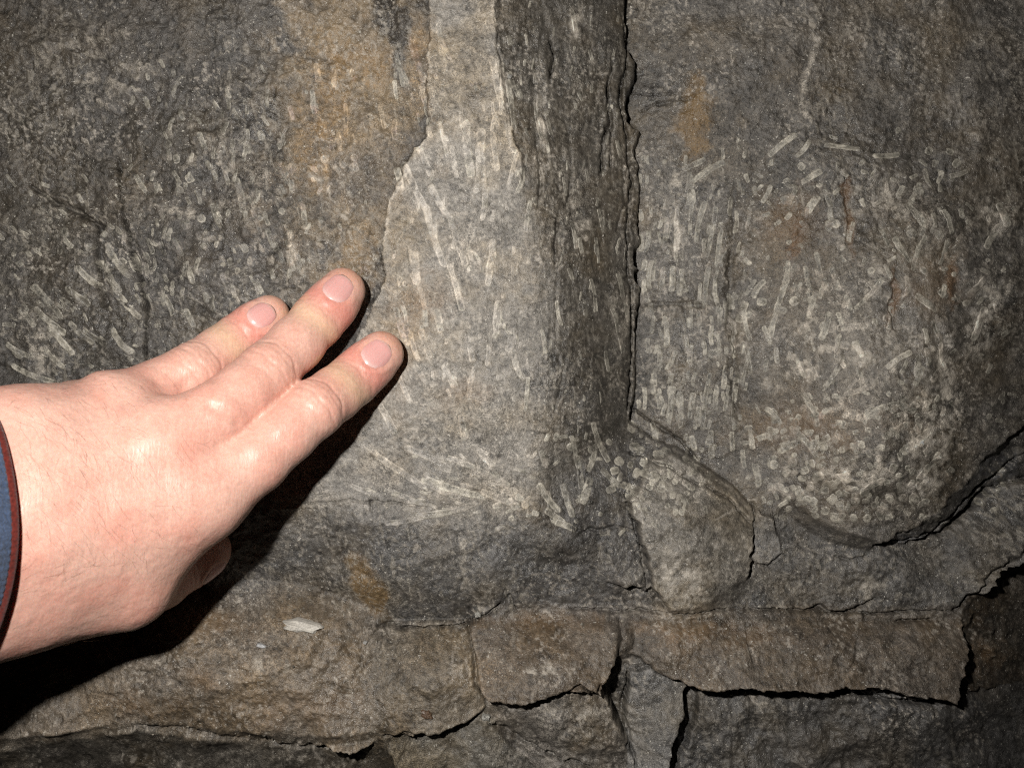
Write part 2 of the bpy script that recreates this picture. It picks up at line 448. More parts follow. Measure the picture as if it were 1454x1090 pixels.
CR = [
    # left slab
    ([(40, 262), (75, 285), (110, 300), (135, 318), (138, 360), (140, 400), (152, 440)], 7, 4),
    ([(165, 225), (174, 300), (183, 345), (200, 400), (206, 450), (208, 525)], 4.6, 5.5),
    ([(700, 20), (705, 60), (716, 110), (722, 170), (724, 200)], 3, 1.0),
    # dark side of the buttress
    ([(784, 55), (785, 90), (782, 112)], 4.0, 5), ([(868, 85), (862, 130), (864, 175), (856, 200), (852, 250)], 3.5, 4),
    ([(862, 115), (866, 160), (868, 210), (866, 240)], 2.5, 3),
    ([(763, 190), (766, 230), (768, 262), (762, 300)], 3, 2.5), ([(815, 245), (808, 275), (800, 295)], 3, 2.5),
    ([(792, 300), (790, 340), (786, 378)], 3, 3.5), ([(884, 240), (886, 290), (876, 330)], 3, 2),
    ([(785, 590), (790, 560), (800, 520)], 2, 1.5),
    ([(889, 150), (896, 165), (903, 178)], 4, 3),
    ([(885, 20), (890, 70), (884, 110), (882, 160), (892, 200), (896, 260), (890, 330), (897, 400), (900, 470), (896, 540), (893, 590)], 4, 4),
    # right slab
    ([(898, 122), (925, 132), (950, 131), (958, 130)], 2.2, 1.2), ([(910, 155), (940, 145), (980, 138), (1000, 128)], 3, 1.4),
    ([(1044, 270), (1046, 330), (1038, 400), (1046, 470), (1042, 540), (1052, 590)], 14, 2.2),
    ([(1200, 250), (1205, 300), (1200, 350)], 5, 1.2), ([(1268, 400), (1264, 440), (1275, 470)], 4, 1.6),
    ([(905, 430), (960, 432), (1000, 436)], 6, 1.2),
    ([(897, 575), (920, 595), (950, 612), (975, 632), (1000, 660)], 3.2, 2.6),
    ([(892, 640), (925, 652), (960, 668), (1000, 688), (1040, 712), (1072, 745)], 3.0, 2.5),
    ([(1076, 715), (1076, 750), (1068, 790)], 3.0, 3), ([(1112, 788), (1090, 806), (1072, 800)], 2.4, 2),
    ([(1185, 790), (1205, 794), (1232, 792)], 2.4, 1.5),
    ([(1244, 772), (1290, 768), (1330, 756), (1365, 720), (1410, 680), (1460, 640)], 5, 3),
    ([(1300, 770), (1345, 757), (1380, 730), (1410, 697), (1454, 682), (1500, 676)], 5, 4),
    ([(1355, 864), (1380, 838), (1400, 812), (1430, 790), (1450, 760), (1500, 740)], 6, 4),
    # under the buttress
    ([(440, 716), (500, 708), (528, 712), (560, 716), (610, 722)], 2.0, 1.2), ([(527, 710), (528, 724)], 3.4, 2.6),
    ([(733, 870), (722, 845), (714, 858), (706, 868), (688, 876)], 2.6, 2.2), ([(716, 828), (712, 850), (700, 868)], 2.2, 1.8),
    ([(820, 760), (836, 750), (880, 752), (915, 756)], 2.4, 1.6), ([(888, 700), (900, 740), (912, 775), (918, 836)], 3.0, 2.6),
    ([(862, 828), (880, 834), (918, 838)], 2.6, 2.4), ([(808, 870), (850, 868), (930, 872), (980, 874), (1060, 866)], 3.2, 2.0),
    ([(1150, 872), (1172, 866), (1200, 874), (1225, 862), (1245, 852)], 4, 4), ([(1275, 886), (1300, 884), (1325, 880)], 3.5, 3),
    ([(1060, 866), (1150, 872), (1250, 872), (1354, 864)], 3.0, 2.5),
    ([(545, 892), (600, 894), (645, 892), (672, 884), (690, 872), (712, 856)], 2.8, 3.0),
    ([(664, 890), (668, 920), (674, 945), (676, 975), (690, 990)], 4, 4),
    ([(692, 992), (740, 996), (780, 990), (806, 976), (820, 968), (845, 978), (848, 962)], 5, 4),
    ([(545, 1042), (580, 1034), (630, 1040), (660, 1028), (678, 1016)], 4, 3), ([(585, 1040), (575, 1060), (566, 1085)], 2.4, 1.6),
    ([(510, 905), (516, 960)], 3, 1.5),
    ([(975, 968), (1020, 972), (1070, 980), (1120, 978), (1180, 980), (1240, 980), (1300, 988), (1350, 992)], 9, 3),
    ([(1200, 985), (1260, 998), (1320, 998), (1354, 996)], 6, 5),
    ([(893, 955), (890, 1000), (894, 1050), (905, 1090)], 3.0, 4), ([(978, 985), (966, 1040), (950, 1095)], 4, 4),
    ([(690, 1030), (740, 1055), (790, 1075), (850, 1095)], 6, 3),
    ([(200, 1024), (260, 1028), (330, 1044), (420, 1052), (520, 1062)], 6, 2),
    ([(880, 880), (884, 905), (872, 945)], 5, 2.0), ([(1060, 885), (1062, 915), (1066, 940)], 4, 1.2),
    ([(1220, 905), (1212, 935), (1195, 955)], 4, 1.2),
]
for pts, w, dep in CR:
    sl, d, t = dist_poly(pts, WU * 0.6 + U * 0.4, WV * 0.6 + V * 0.4)
    ww = w * 0.62 * (0.5 + 0.5 * np.sin(np.pi * np.clip(t, 0.02, 0.98))) * np.clip(1 + 0.9 * fbm(U[sl] / 16, V[sl] / 16, 3, 31), 0.15, 2.2)
    f = np.exp(-(d / np.maximum(ww, 0.9)) ** 2)
    ends = sstep(0, 0.06, t) * sstep(0, 0.06, 1 - t)
    H[sl] -= dep * f * (0.35 + 0.65 * ends)
    lip = np.exp(-(d / (ww * 3.2 + 2)) ** 2) * sstep(-0.1, 0.5, fbm(U[sl] / 12 + 9, V[sl] / 12, 3, 35))
    H[sl] -= 0.16 * min(dep, 5) * lip

# hollow behind the wet strip at the foot of the corner, and pits and lumps of the whole face
H += 0.55 * fbm(U / 22, V / 22, 3, 40) * (FINE / 0.3)
HSM = H.copy()                                    # what the fossils lie on
g1 = fbm(U / 5.5, V / 5.5, 3, 44, 0.6)
g2 = vnoise(U / 2.3, V / 2.3, 50)
side = label == 2
gs = fbm(U / 4.2, V / 17, 3, 46, 0.6)             # the buttress' side splits along the bedding
rdg = 1 - 2.2 * np.abs(fbm(U / 17, V / 17, 3, 47, 0.55))      # chipped facets
rel = np.where(side, 0.6 * g1 + 0.9 * gs, g1) + 0.45 * rdg
H += FINE * (0.85 * rel + 0.35 * g2)

# ---- colour of the stone (bedding, rust, chalk, damp), over base tones partly darkened for shade
def blob(cx, cy, rx, ry, ang=0.0, soft=0.9, seed=0):
    a = math.radians(ang)
    c, s = math.cos(a), math.sin(a)
    x, y = WU - cx, WV - cy
    x, y = (c * x + s * y) / rx, (-s * x + c * y) / ry
    n = 0.55 * fbm(U / 30, V / 30, 5, 52 + seed, 0.68)
    return np.clip((1.0 - np.sqrt(x * x + y * y) + n) / soft, 0, 1)

def tint(mask, c, k=1.0):
    global COL
    mk = (np.clip(mask, 0, 1) * k)[..., None]
    COL = COL * (1 - mk) + np.asarray(c, np.float32) * mk

lowf = fbm(U / 130, V / 110, 4, 58, 0.55)
midf = fbm(U / 34, V / 34, 4, 62, 0.6)
finf = fbm(U / 8, V / 8, 3, 66, 0.65)
warm = np.maximum(fbm(U / 70 + 7, V / 60, 4, 70, 0.6), -0.35)
COL *= (1 + 0.22 * lowf + 0.20 * midf + 0.36 * finf + 0.30 * vnoise(U / 2.6, V / 2.6, 71))[..., None].clip(0.3, 2.4)
COL *= np.stack([1 + 0.10 * warm, 1 + 0.015 * warm, 1 - 0.13 * warm], -1)
# rusty and ochre staining
OCH = (0.205, 0.135, 0.062)
for b in [(500, 170, 125, 260, 4), (505, 360, 55, 90, 0), (480, 40, 90, 110, 0), (590, 60, 30, 90, 0), (560, 140, 60, 60, 0)]:
    tint(blob(*b, soft=1.3, seed=1), (0.225, 0.178, 0.118), 1.0)
for b in [(470, 140, 50, 110, 8), (505, 370, 36, 60, 0), (590, 60, 14, 60, 0), (500, 90, 70, 30, 0), (450, 220, 30, 60, 0)]:
    tint(blob(*b, soft=0.7, seed=1) * (0.35 + 0.65 * sstep(-0.3, 0.4, finf)), OCH, 0.62)
for b in [(985, 165, 34, 62, 10), (520, 830, 22, 62, -28)]:
    tint(blob(*b, soft=0.5, seed=2), (0.16, 0.105, 0.045), 0.75)
for b in [(1205, 300, 14, 60, 0), (1270, 440, 10, 40, 0), (1150, 600, 120, 50, 0), (1330, 400, 50, 60, 0), (1120, 320, 60, 60, 0),
          (1390, 930, 40, 45, 0), (290, 960, 50, 18, 20), (960, 900, 90, 24, 8), (780, 885, 120, 14, 0), (660, 560, 60, 24, -15), (610, 430, 60, 40, 0), (570, 480, 40, 110, 10), (300, 880, 90, 20, 0), (430, 1000, 90, 30, 0), (200, 1000, 70, 24, 0), (1000, 895, 160, 18, 4)]:
    tint(blob(*b, soft=1.2, seed=3), (0.19, 0.118, 0.055), 0.42)
# dark stone: the damp strip at the corner, darker patches, groove and recess
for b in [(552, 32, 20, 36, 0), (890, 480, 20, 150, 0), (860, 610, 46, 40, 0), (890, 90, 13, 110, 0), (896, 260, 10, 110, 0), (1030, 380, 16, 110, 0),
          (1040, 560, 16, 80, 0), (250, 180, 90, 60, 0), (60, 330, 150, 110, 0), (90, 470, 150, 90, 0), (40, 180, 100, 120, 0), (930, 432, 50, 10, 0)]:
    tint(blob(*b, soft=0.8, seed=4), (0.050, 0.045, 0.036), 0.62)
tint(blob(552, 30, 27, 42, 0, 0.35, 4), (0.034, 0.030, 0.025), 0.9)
# cool grey clean breaks
for b in [(330, 60, 50, 60, 0), (940, 60, 50, 120, 0), (430, 780, 120, 60, 15), (620, 820, 120, 60, 0), (720, 790, 70, 60, 0), (560, 690, 160, 40, 0), (840, 560, 60, 70, 0)]:
    tint(blob(*b, soft=1.3, seed=5), (0.098, 0.098, 0.096), 0.5)
tint(blob(1215, 470, 190, 270, 10, 1.2, 7), (0.185, 0.172, 0.148), 0.42)
# chalky calcite crusts and veins
chn = sstep(0.05, 0.6, fbm(U / 16, V / 16, 5, 80, 0.68))
for b in [(245, 300, 40, 20, 20), (400, 360, 60, 60, 0), (330, 340, 60, 90, 0), (290, 210, 60, 60, 0), (1250, 290, 60, 40, 30), (1340, 520, 14, 60, -10),
          (1310, 620, 46, 70, 20), (1240, 600, 120, 60, 0), (1390, 480, 30, 90, 20), (1200, 480, 160, 130, 0), (1400, 300, 40, 60, -20), (960, 820, 40, 50, 0),
          (1220, 840, 50, 18, 0), (880, 440, 22, 60, 0), (650, 180, 60, 40, -30), (690, 170, 16, 90, 0), (660, 780, 10, 80, 0), (1080, 1000, 60, 16, 20),
          (760, 950, 80, 16, 0), (400, 940, 60, 24, 0), (60, 480, 60, 60, 0), (960, 320, 18, 140, 0), (120, 100, 120, 80, 0), (820, 1020, 60, 30, 0), (815, 30, 14, 40, 0), (770, 180, 14, 60, 0), (890, 445, 18, 50, 0), (830, 330, 30, 80, 0), (1325, 600, 36, 130, 8), (1290, 690, 60, 30, -30),
          (970, 820, 44, 50, 0), (1200, 680, 130, 60, 0)]:
    tint(blob(*b, soft=1.1, seed=6) * chn, (0.40, 0.375, 0.325), 0.85)
for b in [(1322, 600, 26, 120, 10), (1345, 520, 12, 50, -8), (1300, 700, 40, 18, -35), (1255, 285, 40, 24, 30), (1395, 460, 20, 80, 15), (965, 815, 30, 44, 0), (1410, 310, 16, 40, -25)]:
    tint(blob(*b, soft=0.8, seed=8) * sstep(-0.25, 0.45, fbm(U / 10, V / 10, 4, 21, 0.65)), (0.46, 0.44, 0.395), 0.72)
for b in [(1205, 305, 7, 70, 0), (1267, 425, 6, 50, 4), (1130, 330, 10, 40, 10), (1350, 400, 9, 60, 0)]:
    tint(blob(*b, soft=0.6, seed=9), (0.115, 0.068, 0.034), 0.7)
veins = [([(1150, 30), (1158, 60), (1150, 85), (1143, 110), (1142, 140), (1146, 178)], 5), ([(605, 130), (612, 90), (608, 60)], 3),
         ([(640, 170), (620, 190), (625, 215)], 3), ([(960, 240), (962, 300), (958, 360)], 4), ([(815, 10), (820, 50)], 6), ([(830, 70), (838, 90)], 4),
         ([(1345, 510), (1340, 560), (1335, 640), (1325, 700)], 8), ([(1290, 470), (1320, 490), (1345, 520)], 4), ([(1385, 400), (1410, 420), (1430, 400)], 4),
         ([(580, 232), (556, 285), (546, 340)], 3.2), ([(700, 0), (705, 60), (718, 115), (722, 170), (726, 220)], 3.4), ([(1010, 740), (1076, 712)], 2),
         ([(440, 245), (470, 265), (487, 310)], 3), ([(1230, 20), (1228, 45)], 3), ([(220, 290), (262, 300)], 4)]
for pts, w in veins:
    sl, d, t = dist_poly(pts, WU, WV)
    mk = np.exp(-(d / w) ** 2) * sstep(-0.35, 0.35, fbm(U[sl] / 9, V[sl] / 9, 3, 84))
    COL[sl] = COL[sl] * (1 - 0.75 * mk[..., None]) + np.array((0.42, 0.395, 0.345)) * 0.75 * mk[..., None]
# pale shell hash: short slivers strewn through the stone
def slivers(ang, su, sv, seed, lo):
    a = math.radians(ang)
    x, y = math.cos(a) * U + math.sin(a) * V, -math.sin(a) * U + math.cos(a) * V
    return sstep(lo, lo + 0.22, fbm(x / su, y / sv, 2, seed, 0.5))
hash_ = 0.7 * slivers(80, 16, 4.0, 86, 0.62) + 0.7 * slivers(25, 12, 3.2, 90, 0.66) + 0.5 * slivers(-50, 11, 3.0, 94, 0.66)
dens = np.clip(0.55 + 0.9 * fbm(U / 90, V / 90, 3, 98), 0.05, 1.0)
tint(hash_ * dens * np.where(label >= 10, 0.45, 1.0), (0.285, 0.268, 0.230), 0.62)
tint(sstep(0.50, 0.75, fbm(U / 4.2, V / 4.2, 2, 101)) * np.clip(0.1 + 1.2 * fbm(U / 60, V / 60, 3, 104), 0, 1), (0.40, 0.375, 0.33), 0.55)
# paler on small rises, darker in small hollows
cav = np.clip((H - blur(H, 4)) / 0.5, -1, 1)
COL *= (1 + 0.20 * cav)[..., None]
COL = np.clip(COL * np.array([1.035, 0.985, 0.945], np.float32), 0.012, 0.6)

Hm = H / 1000.0
K = (D - HLO / 1000.0) / F
PX, PZ, PY = (U - CX) * K, (CY - V) * K, -Hm
VERT = np.stack([PX, PY, PZ], -1)

face = bpy.data.objects.new("rock_face", None)
link(face)
face["kind"] = "structure"
face["label"] = "dark grey fossil-bearing limestone rock face in a cave"
face["category"] = "rock face"

q = np.stack([np.arange(NV - 1)[:, None] * NU + np.arange(NU - 1)[None, :]], 0)[0]
quads = np.stack([q, q + NU, q + NU + 1, q + 1], -1)          # faces the camera (-Y)
ql = label[:-1, :-1]
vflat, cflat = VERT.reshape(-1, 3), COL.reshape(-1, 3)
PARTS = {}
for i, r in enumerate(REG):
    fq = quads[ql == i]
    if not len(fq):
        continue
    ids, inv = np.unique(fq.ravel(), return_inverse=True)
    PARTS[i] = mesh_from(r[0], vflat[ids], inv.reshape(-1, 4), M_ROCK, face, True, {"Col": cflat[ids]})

PLAB = {0: "rough dark slab with rusty ochre staining behind the fingers", 1: "smooth pale grey slab crossed by long fossil rods",
        2: "dark split side of the buttress", 3: "grey slab crowded with fossil rods and rings", 8: "smooth brownish block below the corner"}
for i, t in PLAB.items():
    PARTS[i]["label"] = t

def samp(A, u, v):
    fu = np.interp(u, us, np.arange(NU)); fv = np.interp(v, vss, np.arange(NV))
    i = np.clip(fu.astype(int), 0, NU - 2); j = np.clip(fv.astype(int), 0, NV - 2)
    a, b = fu - i, fv - j
    return (A[j, i] * (1 - a) + A[j, i + 1] * a) * (1 - b) + (A[j + 1, i] * (1 - a) + A[j + 1, i + 1] * a) * b

HSOFT = blur(HSM, 1)
def on_face(u, v, lift):
    h = samp(HSOFT, u, v)
    k = (D - samp(HLO, u, v) / 1000.0) / F
    return np.stack([(u - CX) * k, -(h + lift) / 1000.0, (CY - v) * k], -1)

# ------------------------------------------------------------------ fossils
FOS = []      # (u, v, length, width, angle deg, bend, tone, hollow)
def rod(x0, y0, x1, y1, w, bend=0.0, tone=1.0, hollow=0.5):
    FOS.append(((x0 + x1) / 2, (y0 + y1) / 2, math.hypot(x1 - x0, y1 - y0), w, math.degrees(math.atan2(y1 - y0, x1 - x0)), bend, tone, hollow))
def ring(x, y, d, tone=1.0, el=1.15, ang=70, hollow=0.8):
    FOS.append((x, y, d * el, d, ang, 0, tone, hollow))

# the pale slab
for a in [(574, 236, 606, 300, 13), (606, 300, 628, 372, 13), (612, 268, 640, 312, 12), (640, 312, 660, 372, 13), (596, 212, 612, 248, 13), (563, 240, 574, 276, 12),
          (586, 350, 592, 400, 16), (662, 178, 668, 246, 16), (683, 190, 684, 262, 17), (679, 252, 676, 274, 11), (700, 345, 694, 400, 12), (708, 430, 704, 470, 13),
          (690, 270, 686, 310, 11), (640, 380, 656, 436, 12), (620, 440, 626, 470, 13), (562, 440, 574, 482, 12), (575, 455, 580, 488, 12), (598, 470, 610, 505, 12),
          (630, 520, 646, 548, 13), (664, 480, 672, 512, 12), (728, 470, 722, 498, 14), (540, 576, 560, 612, 13), (654, 590, 660, 622, 13), (590, 520, 606, 545, 10),
          (722, 120, 730, 180, 10), (700, 90, 712, 150, 12), (586, 60, 600, 110, 11), (598, 120, 606, 160, 9), (642, 210, 648, 250, 10), (700, 200, 706, 240, 11)]:
    rod(*a, bend=random.uniform(-.04, .04), tone=random.uniform(0.8, 1.1), hollow=random.uniform(.3, .7))
# foot of the pale slab: rods lying flat
for a in [(540, 650, 600, 690, 12), (580, 636, 636, 664, 13), (606, 682, 680, 704, 14), (614, 690, 650, 706, 11), (596, 732, 660, 722, 12), (552, 742, 600, 734, 10),
          (520, 632, 552, 660, 11), (640, 650, 690, 672, 11), (660, 690, 720, 712, 12), (560, 700, 600, 716, 10), (690, 660, 720, 690, 12), (630, 726, 672, 716, 11),
          (500, 690, 540, 704, 9), (680, 640, 700, 660, 12)]:
    rod(*a, bend=random.uniform(-.06, .06), tone=random.uniform(0.8, 1.05), hollow=random.uniform(.2, .5))
# corner at the foot of the buttress
for a in [(766, 690, 792, 724, 12), (790, 740, 816, 750, 12), (800, 690, 812, 730, 11), (842, 604, 862, 652, 10), (838, 680, 828, 712, 14), (768, 640, 776, 660, 10),
          (820, 650, 826, 690, 11), (846, 640, 836, 668, 10), (778, 700, 786, 740, 10), (812, 620, 818, 648, 8), (856, 668, 880, 690, 10), (930, 602, 936, 632, 10), (776, 724, 800, 740, 11)]:
    rod(*a, bend=random.uniform(-.06, .06), tone=random.uniform(0.95, 1.2), hollow=random.uniform(.3, .6))
for x, y in [(842, 637), (857, 640), (866, 628), (873, 668), (880, 655), (896, 660), (905, 672), (868, 695), (888, 690), (902, 634), (910, 640), (922, 626), (935, 645), (946, 640),
             (915, 672), (928, 678), (921, 690), (938, 692), (905, 697), (895, 702), (950, 662), (962, 676), (948, 690), (738, 706), (724, 712), (732, 718), (716, 704), (746, 715),
             (728, 698), (706, 718), (760, 728), (975, 650), (985, 665), (898, 610), (812, 634), (900, 604)]:
    ring(x, y, random.uniform(10, 13.5), random.uniform(.9, 1.15), random.uniform(1.0, 1.35), random.uniform(0, 180))
# left slab, beside the crack
for a in [(52, 440, 88, 472, 12), (50, 408, 86, 448, 12), (98, 410, 126, 432, 12), (30, 440, 50, 462, 11), (88, 424, 106, 440, 10), (150, 352, 182, 392, 13), (140, 372, 168, 412, 13),
          (168, 420, 196, 450, 12), (20, 522, 78, 544, 10), (4, 460, 22, 462, 9), (112, 380, 136, 404, 11), (180, 360, 192, 384, 11), (60, 500, 90, 520, 10), (160, 470, 186, 500, 11),
          (120, 470, 150, 490, 10), (204, 376, 214, 400, 9), (100, 460, 128, 486, 10), (12, 490, 40, 506, 9), (92, 340, 104, 352, 10), (70, 465, 100, 500, 11)]:
    rod(*a, bend=random.uniform(-.08, .08), tone=random.uniform(0.95, 1.2), hollow=random.uniform(.4, .7))
for a in [(255, 150, 260, 170, 9), (272, 164, 276, 186, 10), (284, 190, 292, 212, 10), (322, 132, 326, 154, 9), (336, 256, 346, 298, 12), (411, 222, 414, 268, 9), (400, 240, 408, 264, 7),
          (246, 244, 258, 262, 8), (320, 244, 324, 262, 9), (292, 228, 302, 242, 9), (316, 190, 326, 168, 8), (228, 345, 234, 362, 9), (248, 340, 258, 362, 9), (192, 250, 206, 272, 10),
          (210, 340, 216, 360, 9), (422, 360, 428, 388, 11), (380, 326, 388, 350, 10), (300, 290, 312, 320, 10), (470, 208, 476, 240, 9), (486, 270, 492, 300, 9), (444, 130, 446, 160, 10),
          (450, 92, 452, 116, 11), (474, 98, 474, 118, 10), (480, 190, 484, 214, 9), (360, 300, 370, 330, 9), (268, 380, 276, 402, 10), (318, 390, 326, 416, 10), (360, 396, 372, 416, 10),
          (234, 420, 244, 446, 10), (262, 440, 274, 462, 10), (300, 420, 306, 444, 9), (430, 300, 436, 326, 9), (490, 150, 492, 190, 8), (540, 150, 546, 180, 9), (560, 70, 572, 118, 9)]:
    rod(*a, bend=random.uniform(-.05, .05), tone=random.uniform(0.55, 0.95), hollow=random.uniform(.4, .7))
for x, y in [(300, 196), (308, 222), (352, 212), (250, 226), (240, 205), (255, 270), (330, 214), (370, 192), (262, 320), (286, 310), (270, 254), (148, 332), (170, 328), (92, 330), (28, 375),
             (40, 360), (20, 360), (446, 240), (462, 228), (500, 240), (400, 300), (370, 310), (440, 370), (84, 356), (505, 238), (487, 233), (504, 225), (390, 350), (410, 346), (346, 352), (290, 350), (128, 352)]:
    ring(x, y, random.uniform(9, 13), random.uniform(.55, .9), random.uniform(1.0, 1.4), random.uniform(40, 110))
# dark side of the buttress: thin upright slivers
for a in [(722, 50, 726, 66, 9), (760, 146, 768, 196, 7), (776, 160, 782, 190, 8), (812, 16, 818, 46, 9), (820, 130, 828, 146, 6), (836, 70, 842, 90, 6), (768, 170, 776, 214, 9), (832, 240, 836, 262, 6),
          (876, 200, 882, 224, 8), (822, 340, 826, 360, 8), (812, 320, 818, 352, 7), (878, 390, 884, 420, 9), (828, 428, 832, 448, 9), (840, 400, 846, 440, 7), (870, 440, 878, 470, 8), (888, 430, 894, 456, 9),
          (806, 380, 814, 400, 7), (846, 340, 850, 372, 6), (790, 430, 796, 460, 7), (770, 470, 774, 500, 8), (860, 500, 864, 526, 7), (880, 480, 886, 500, 8), (850, 300, 856, 330, 6), (800, 250, 804, 280, 5)]:
    rod(*a, bend=random.uniform(-.05, .05), tone=random.uniform(0.8, 1.25), hollow=random.uniform(.2, .6))
# right slab, left strip: upright rods
for a in [(972, 240, 1000, 226, 11), (986, 256, 1010, 236, 9), (1000, 290, 988, 340, 10), (1016, 300, 1006, 360, 10), (1024, 330, 1018, 376, 9), (984, 280, 980, 330, 8), (1006, 380, 1000, 440, 10), (962, 300, 960, 360, 8),
          (1094, 470, 1116, 400, 11), (1116, 400, 1120, 372, 10), (948, 310, 944, 350, 9), (956, 380, 954, 412, 11), (942, 380, 940, 410, 10), (930, 370, 928, 396, 9), (968, 384, 972, 414, 10), (946, 452, 948, 490, 10),
          (922, 480, 924, 500, 9), (960, 500, 948, 524, 9), (974, 476, 976, 500, 8), (954, 552, 952, 592, 11), (966, 560, 968, 604, 11), (984, 560, 980, 592, 10), (1006, 536, 998, 604, 10), (1018, 548, 1016, 580, 10),
          (930, 530, 932, 548, 9), (1010, 614, 1014, 650, 11), (1040, 614, 1042, 640, 10), (982, 490, 978, 520, 9), (1030, 520, 1028, 550, 9), (926, 430, 928, 452, 9), (990, 430, 994, 470, 9), (936, 560, 938, 580, 9),
          (914, 330, 914, 352, 8), (1060, 500, 1066, 530, 9), (1056, 440, 1064, 480, 9), (1040, 480, 1042, 506, 8), (1062, 508, 1054, 544, 8), (1034, 560, 1030, 582, 8), (984, 620, 990, 640, 10), (1056, 640, 1060, 664, 9),
          (1074, 660, 1080, 690, 11), (1066, 610, 1070, 636, 9)]:
    rod(*a, bend=random.uniform(-.05, .05), tone=random.uniform(0.85, 1.15), hollow=random.uniform(.35, .7))
# right slab, the bulge: rods and rings every way
for a in [(996, 250, 1026, 230, 12), (1094, 218, 1128, 192, 11), (1132, 222, 1150, 200, 9), (1146, 300, 1160, 280, 15), (1178, 312, 1176, 330, 12), (1174, 206, 1216, 212, 9), (1242, 222, 1276, 220, 9), (1140, 258, 1164, 244, 11),
          (1120, 290, 1130, 268, 10), (1166, 480, 1176, 446, 13), (1190, 466, 1228, 462, 12), (1220, 450, 1236, 446, 10), (1150, 440, 1156, 420, 11), (1132, 420, 1138, 400, 10), (1050, 456, 1060, 430, 11), (1168, 552, 1196, 510, 11),
          (1228, 590, 1272, 572, 14), (1272, 572, 1296, 584, 14), (1130, 610, 1160, 650, 11), (1070, 626, 1104, 612, 11), (1110, 640, 1150, 616, 12), (1152, 630, 1176, 620, 12), (1100, 690, 1116, 694, 12), (1216, 436, 1250, 400, 9),
          (1230, 404, 1262, 396, 10), (1180, 380, 1190, 410, 10), (1144, 380, 1150, 410, 9), (1160, 360, 1166, 390, 9), (1200, 420, 1206, 440, 9), (1290, 290, 1312, 320, 13), (1300, 420, 1326, 440, 12), (1220, 700, 1250, 680, 12),
          (1280, 640, 1320, 610, 14), (1300, 680, 1330, 650, 12), (1180, 690, 1200, 670, 11), (1090, 580, 1110, 600, 10), (1380, 480, 1396, 440, 14), (1376, 420, 1396, 396, 12), (1400, 350, 1420, 320, 12), (1420, 290, 1430, 320, 12),
          (1350, 250, 1372, 244, 9), (1320, 540, 1340, 520, 12), (1260, 520, 1290, 500, 11), (1250, 620, 1280, 604, 12), (1200, 560, 1230, 550, 10), (1140, 560, 1160, 590, 9), (1340, 300, 1350, 330, 10), (1270, 340, 1290, 370, 11)]:
    rod(*a, bend=random.uniform(-.07, .07), tone=random.uniform(0.85, 1.15), hollow=random.uniform(.3, .6))
for x, y in [(1115, 284), (1138, 236), (1186, 318), (1294, 332), (1332, 334), (1320, 214), (1328, 232), (1358, 232), (1348, 216), (1302, 268), (1130, 380), (1082, 428), (1110, 440), (1128, 428), (1236, 384), (1012, 502),
             (1018, 475), (1200, 490), (1336, 416), (1360, 420), (1372, 430), (1184, 640), (1164, 638), (1170, 696), (1180, 688), (1180, 708), (1212, 710), (1225, 698), (1236, 680), (1222, 672), (1182, 734), (1208, 734), (1256, 684),
             (1276, 690), (1262, 708), (1240, 716), (1196, 700), (1150, 690), (1160, 676), (1244, 650), (1208, 654), (1264, 664), (1296, 706), (1200, 674), (1228, 734), (1190, 718), (1276, 720), (1142, 668), (1126, 656), (1100, 660),
             (1310, 690), (1214, 640), (1248, 730), (1166, 660), (1136, 700), (1154, 712), (1170, 724), (1230, 610), (1190, 600), (1166, 590)]:
    ring(x, y, random.uniform(10, 14.5), random.uniform(.85, 1.15), random.uniform(1.0, 1.3), random.uniform(0, 180))

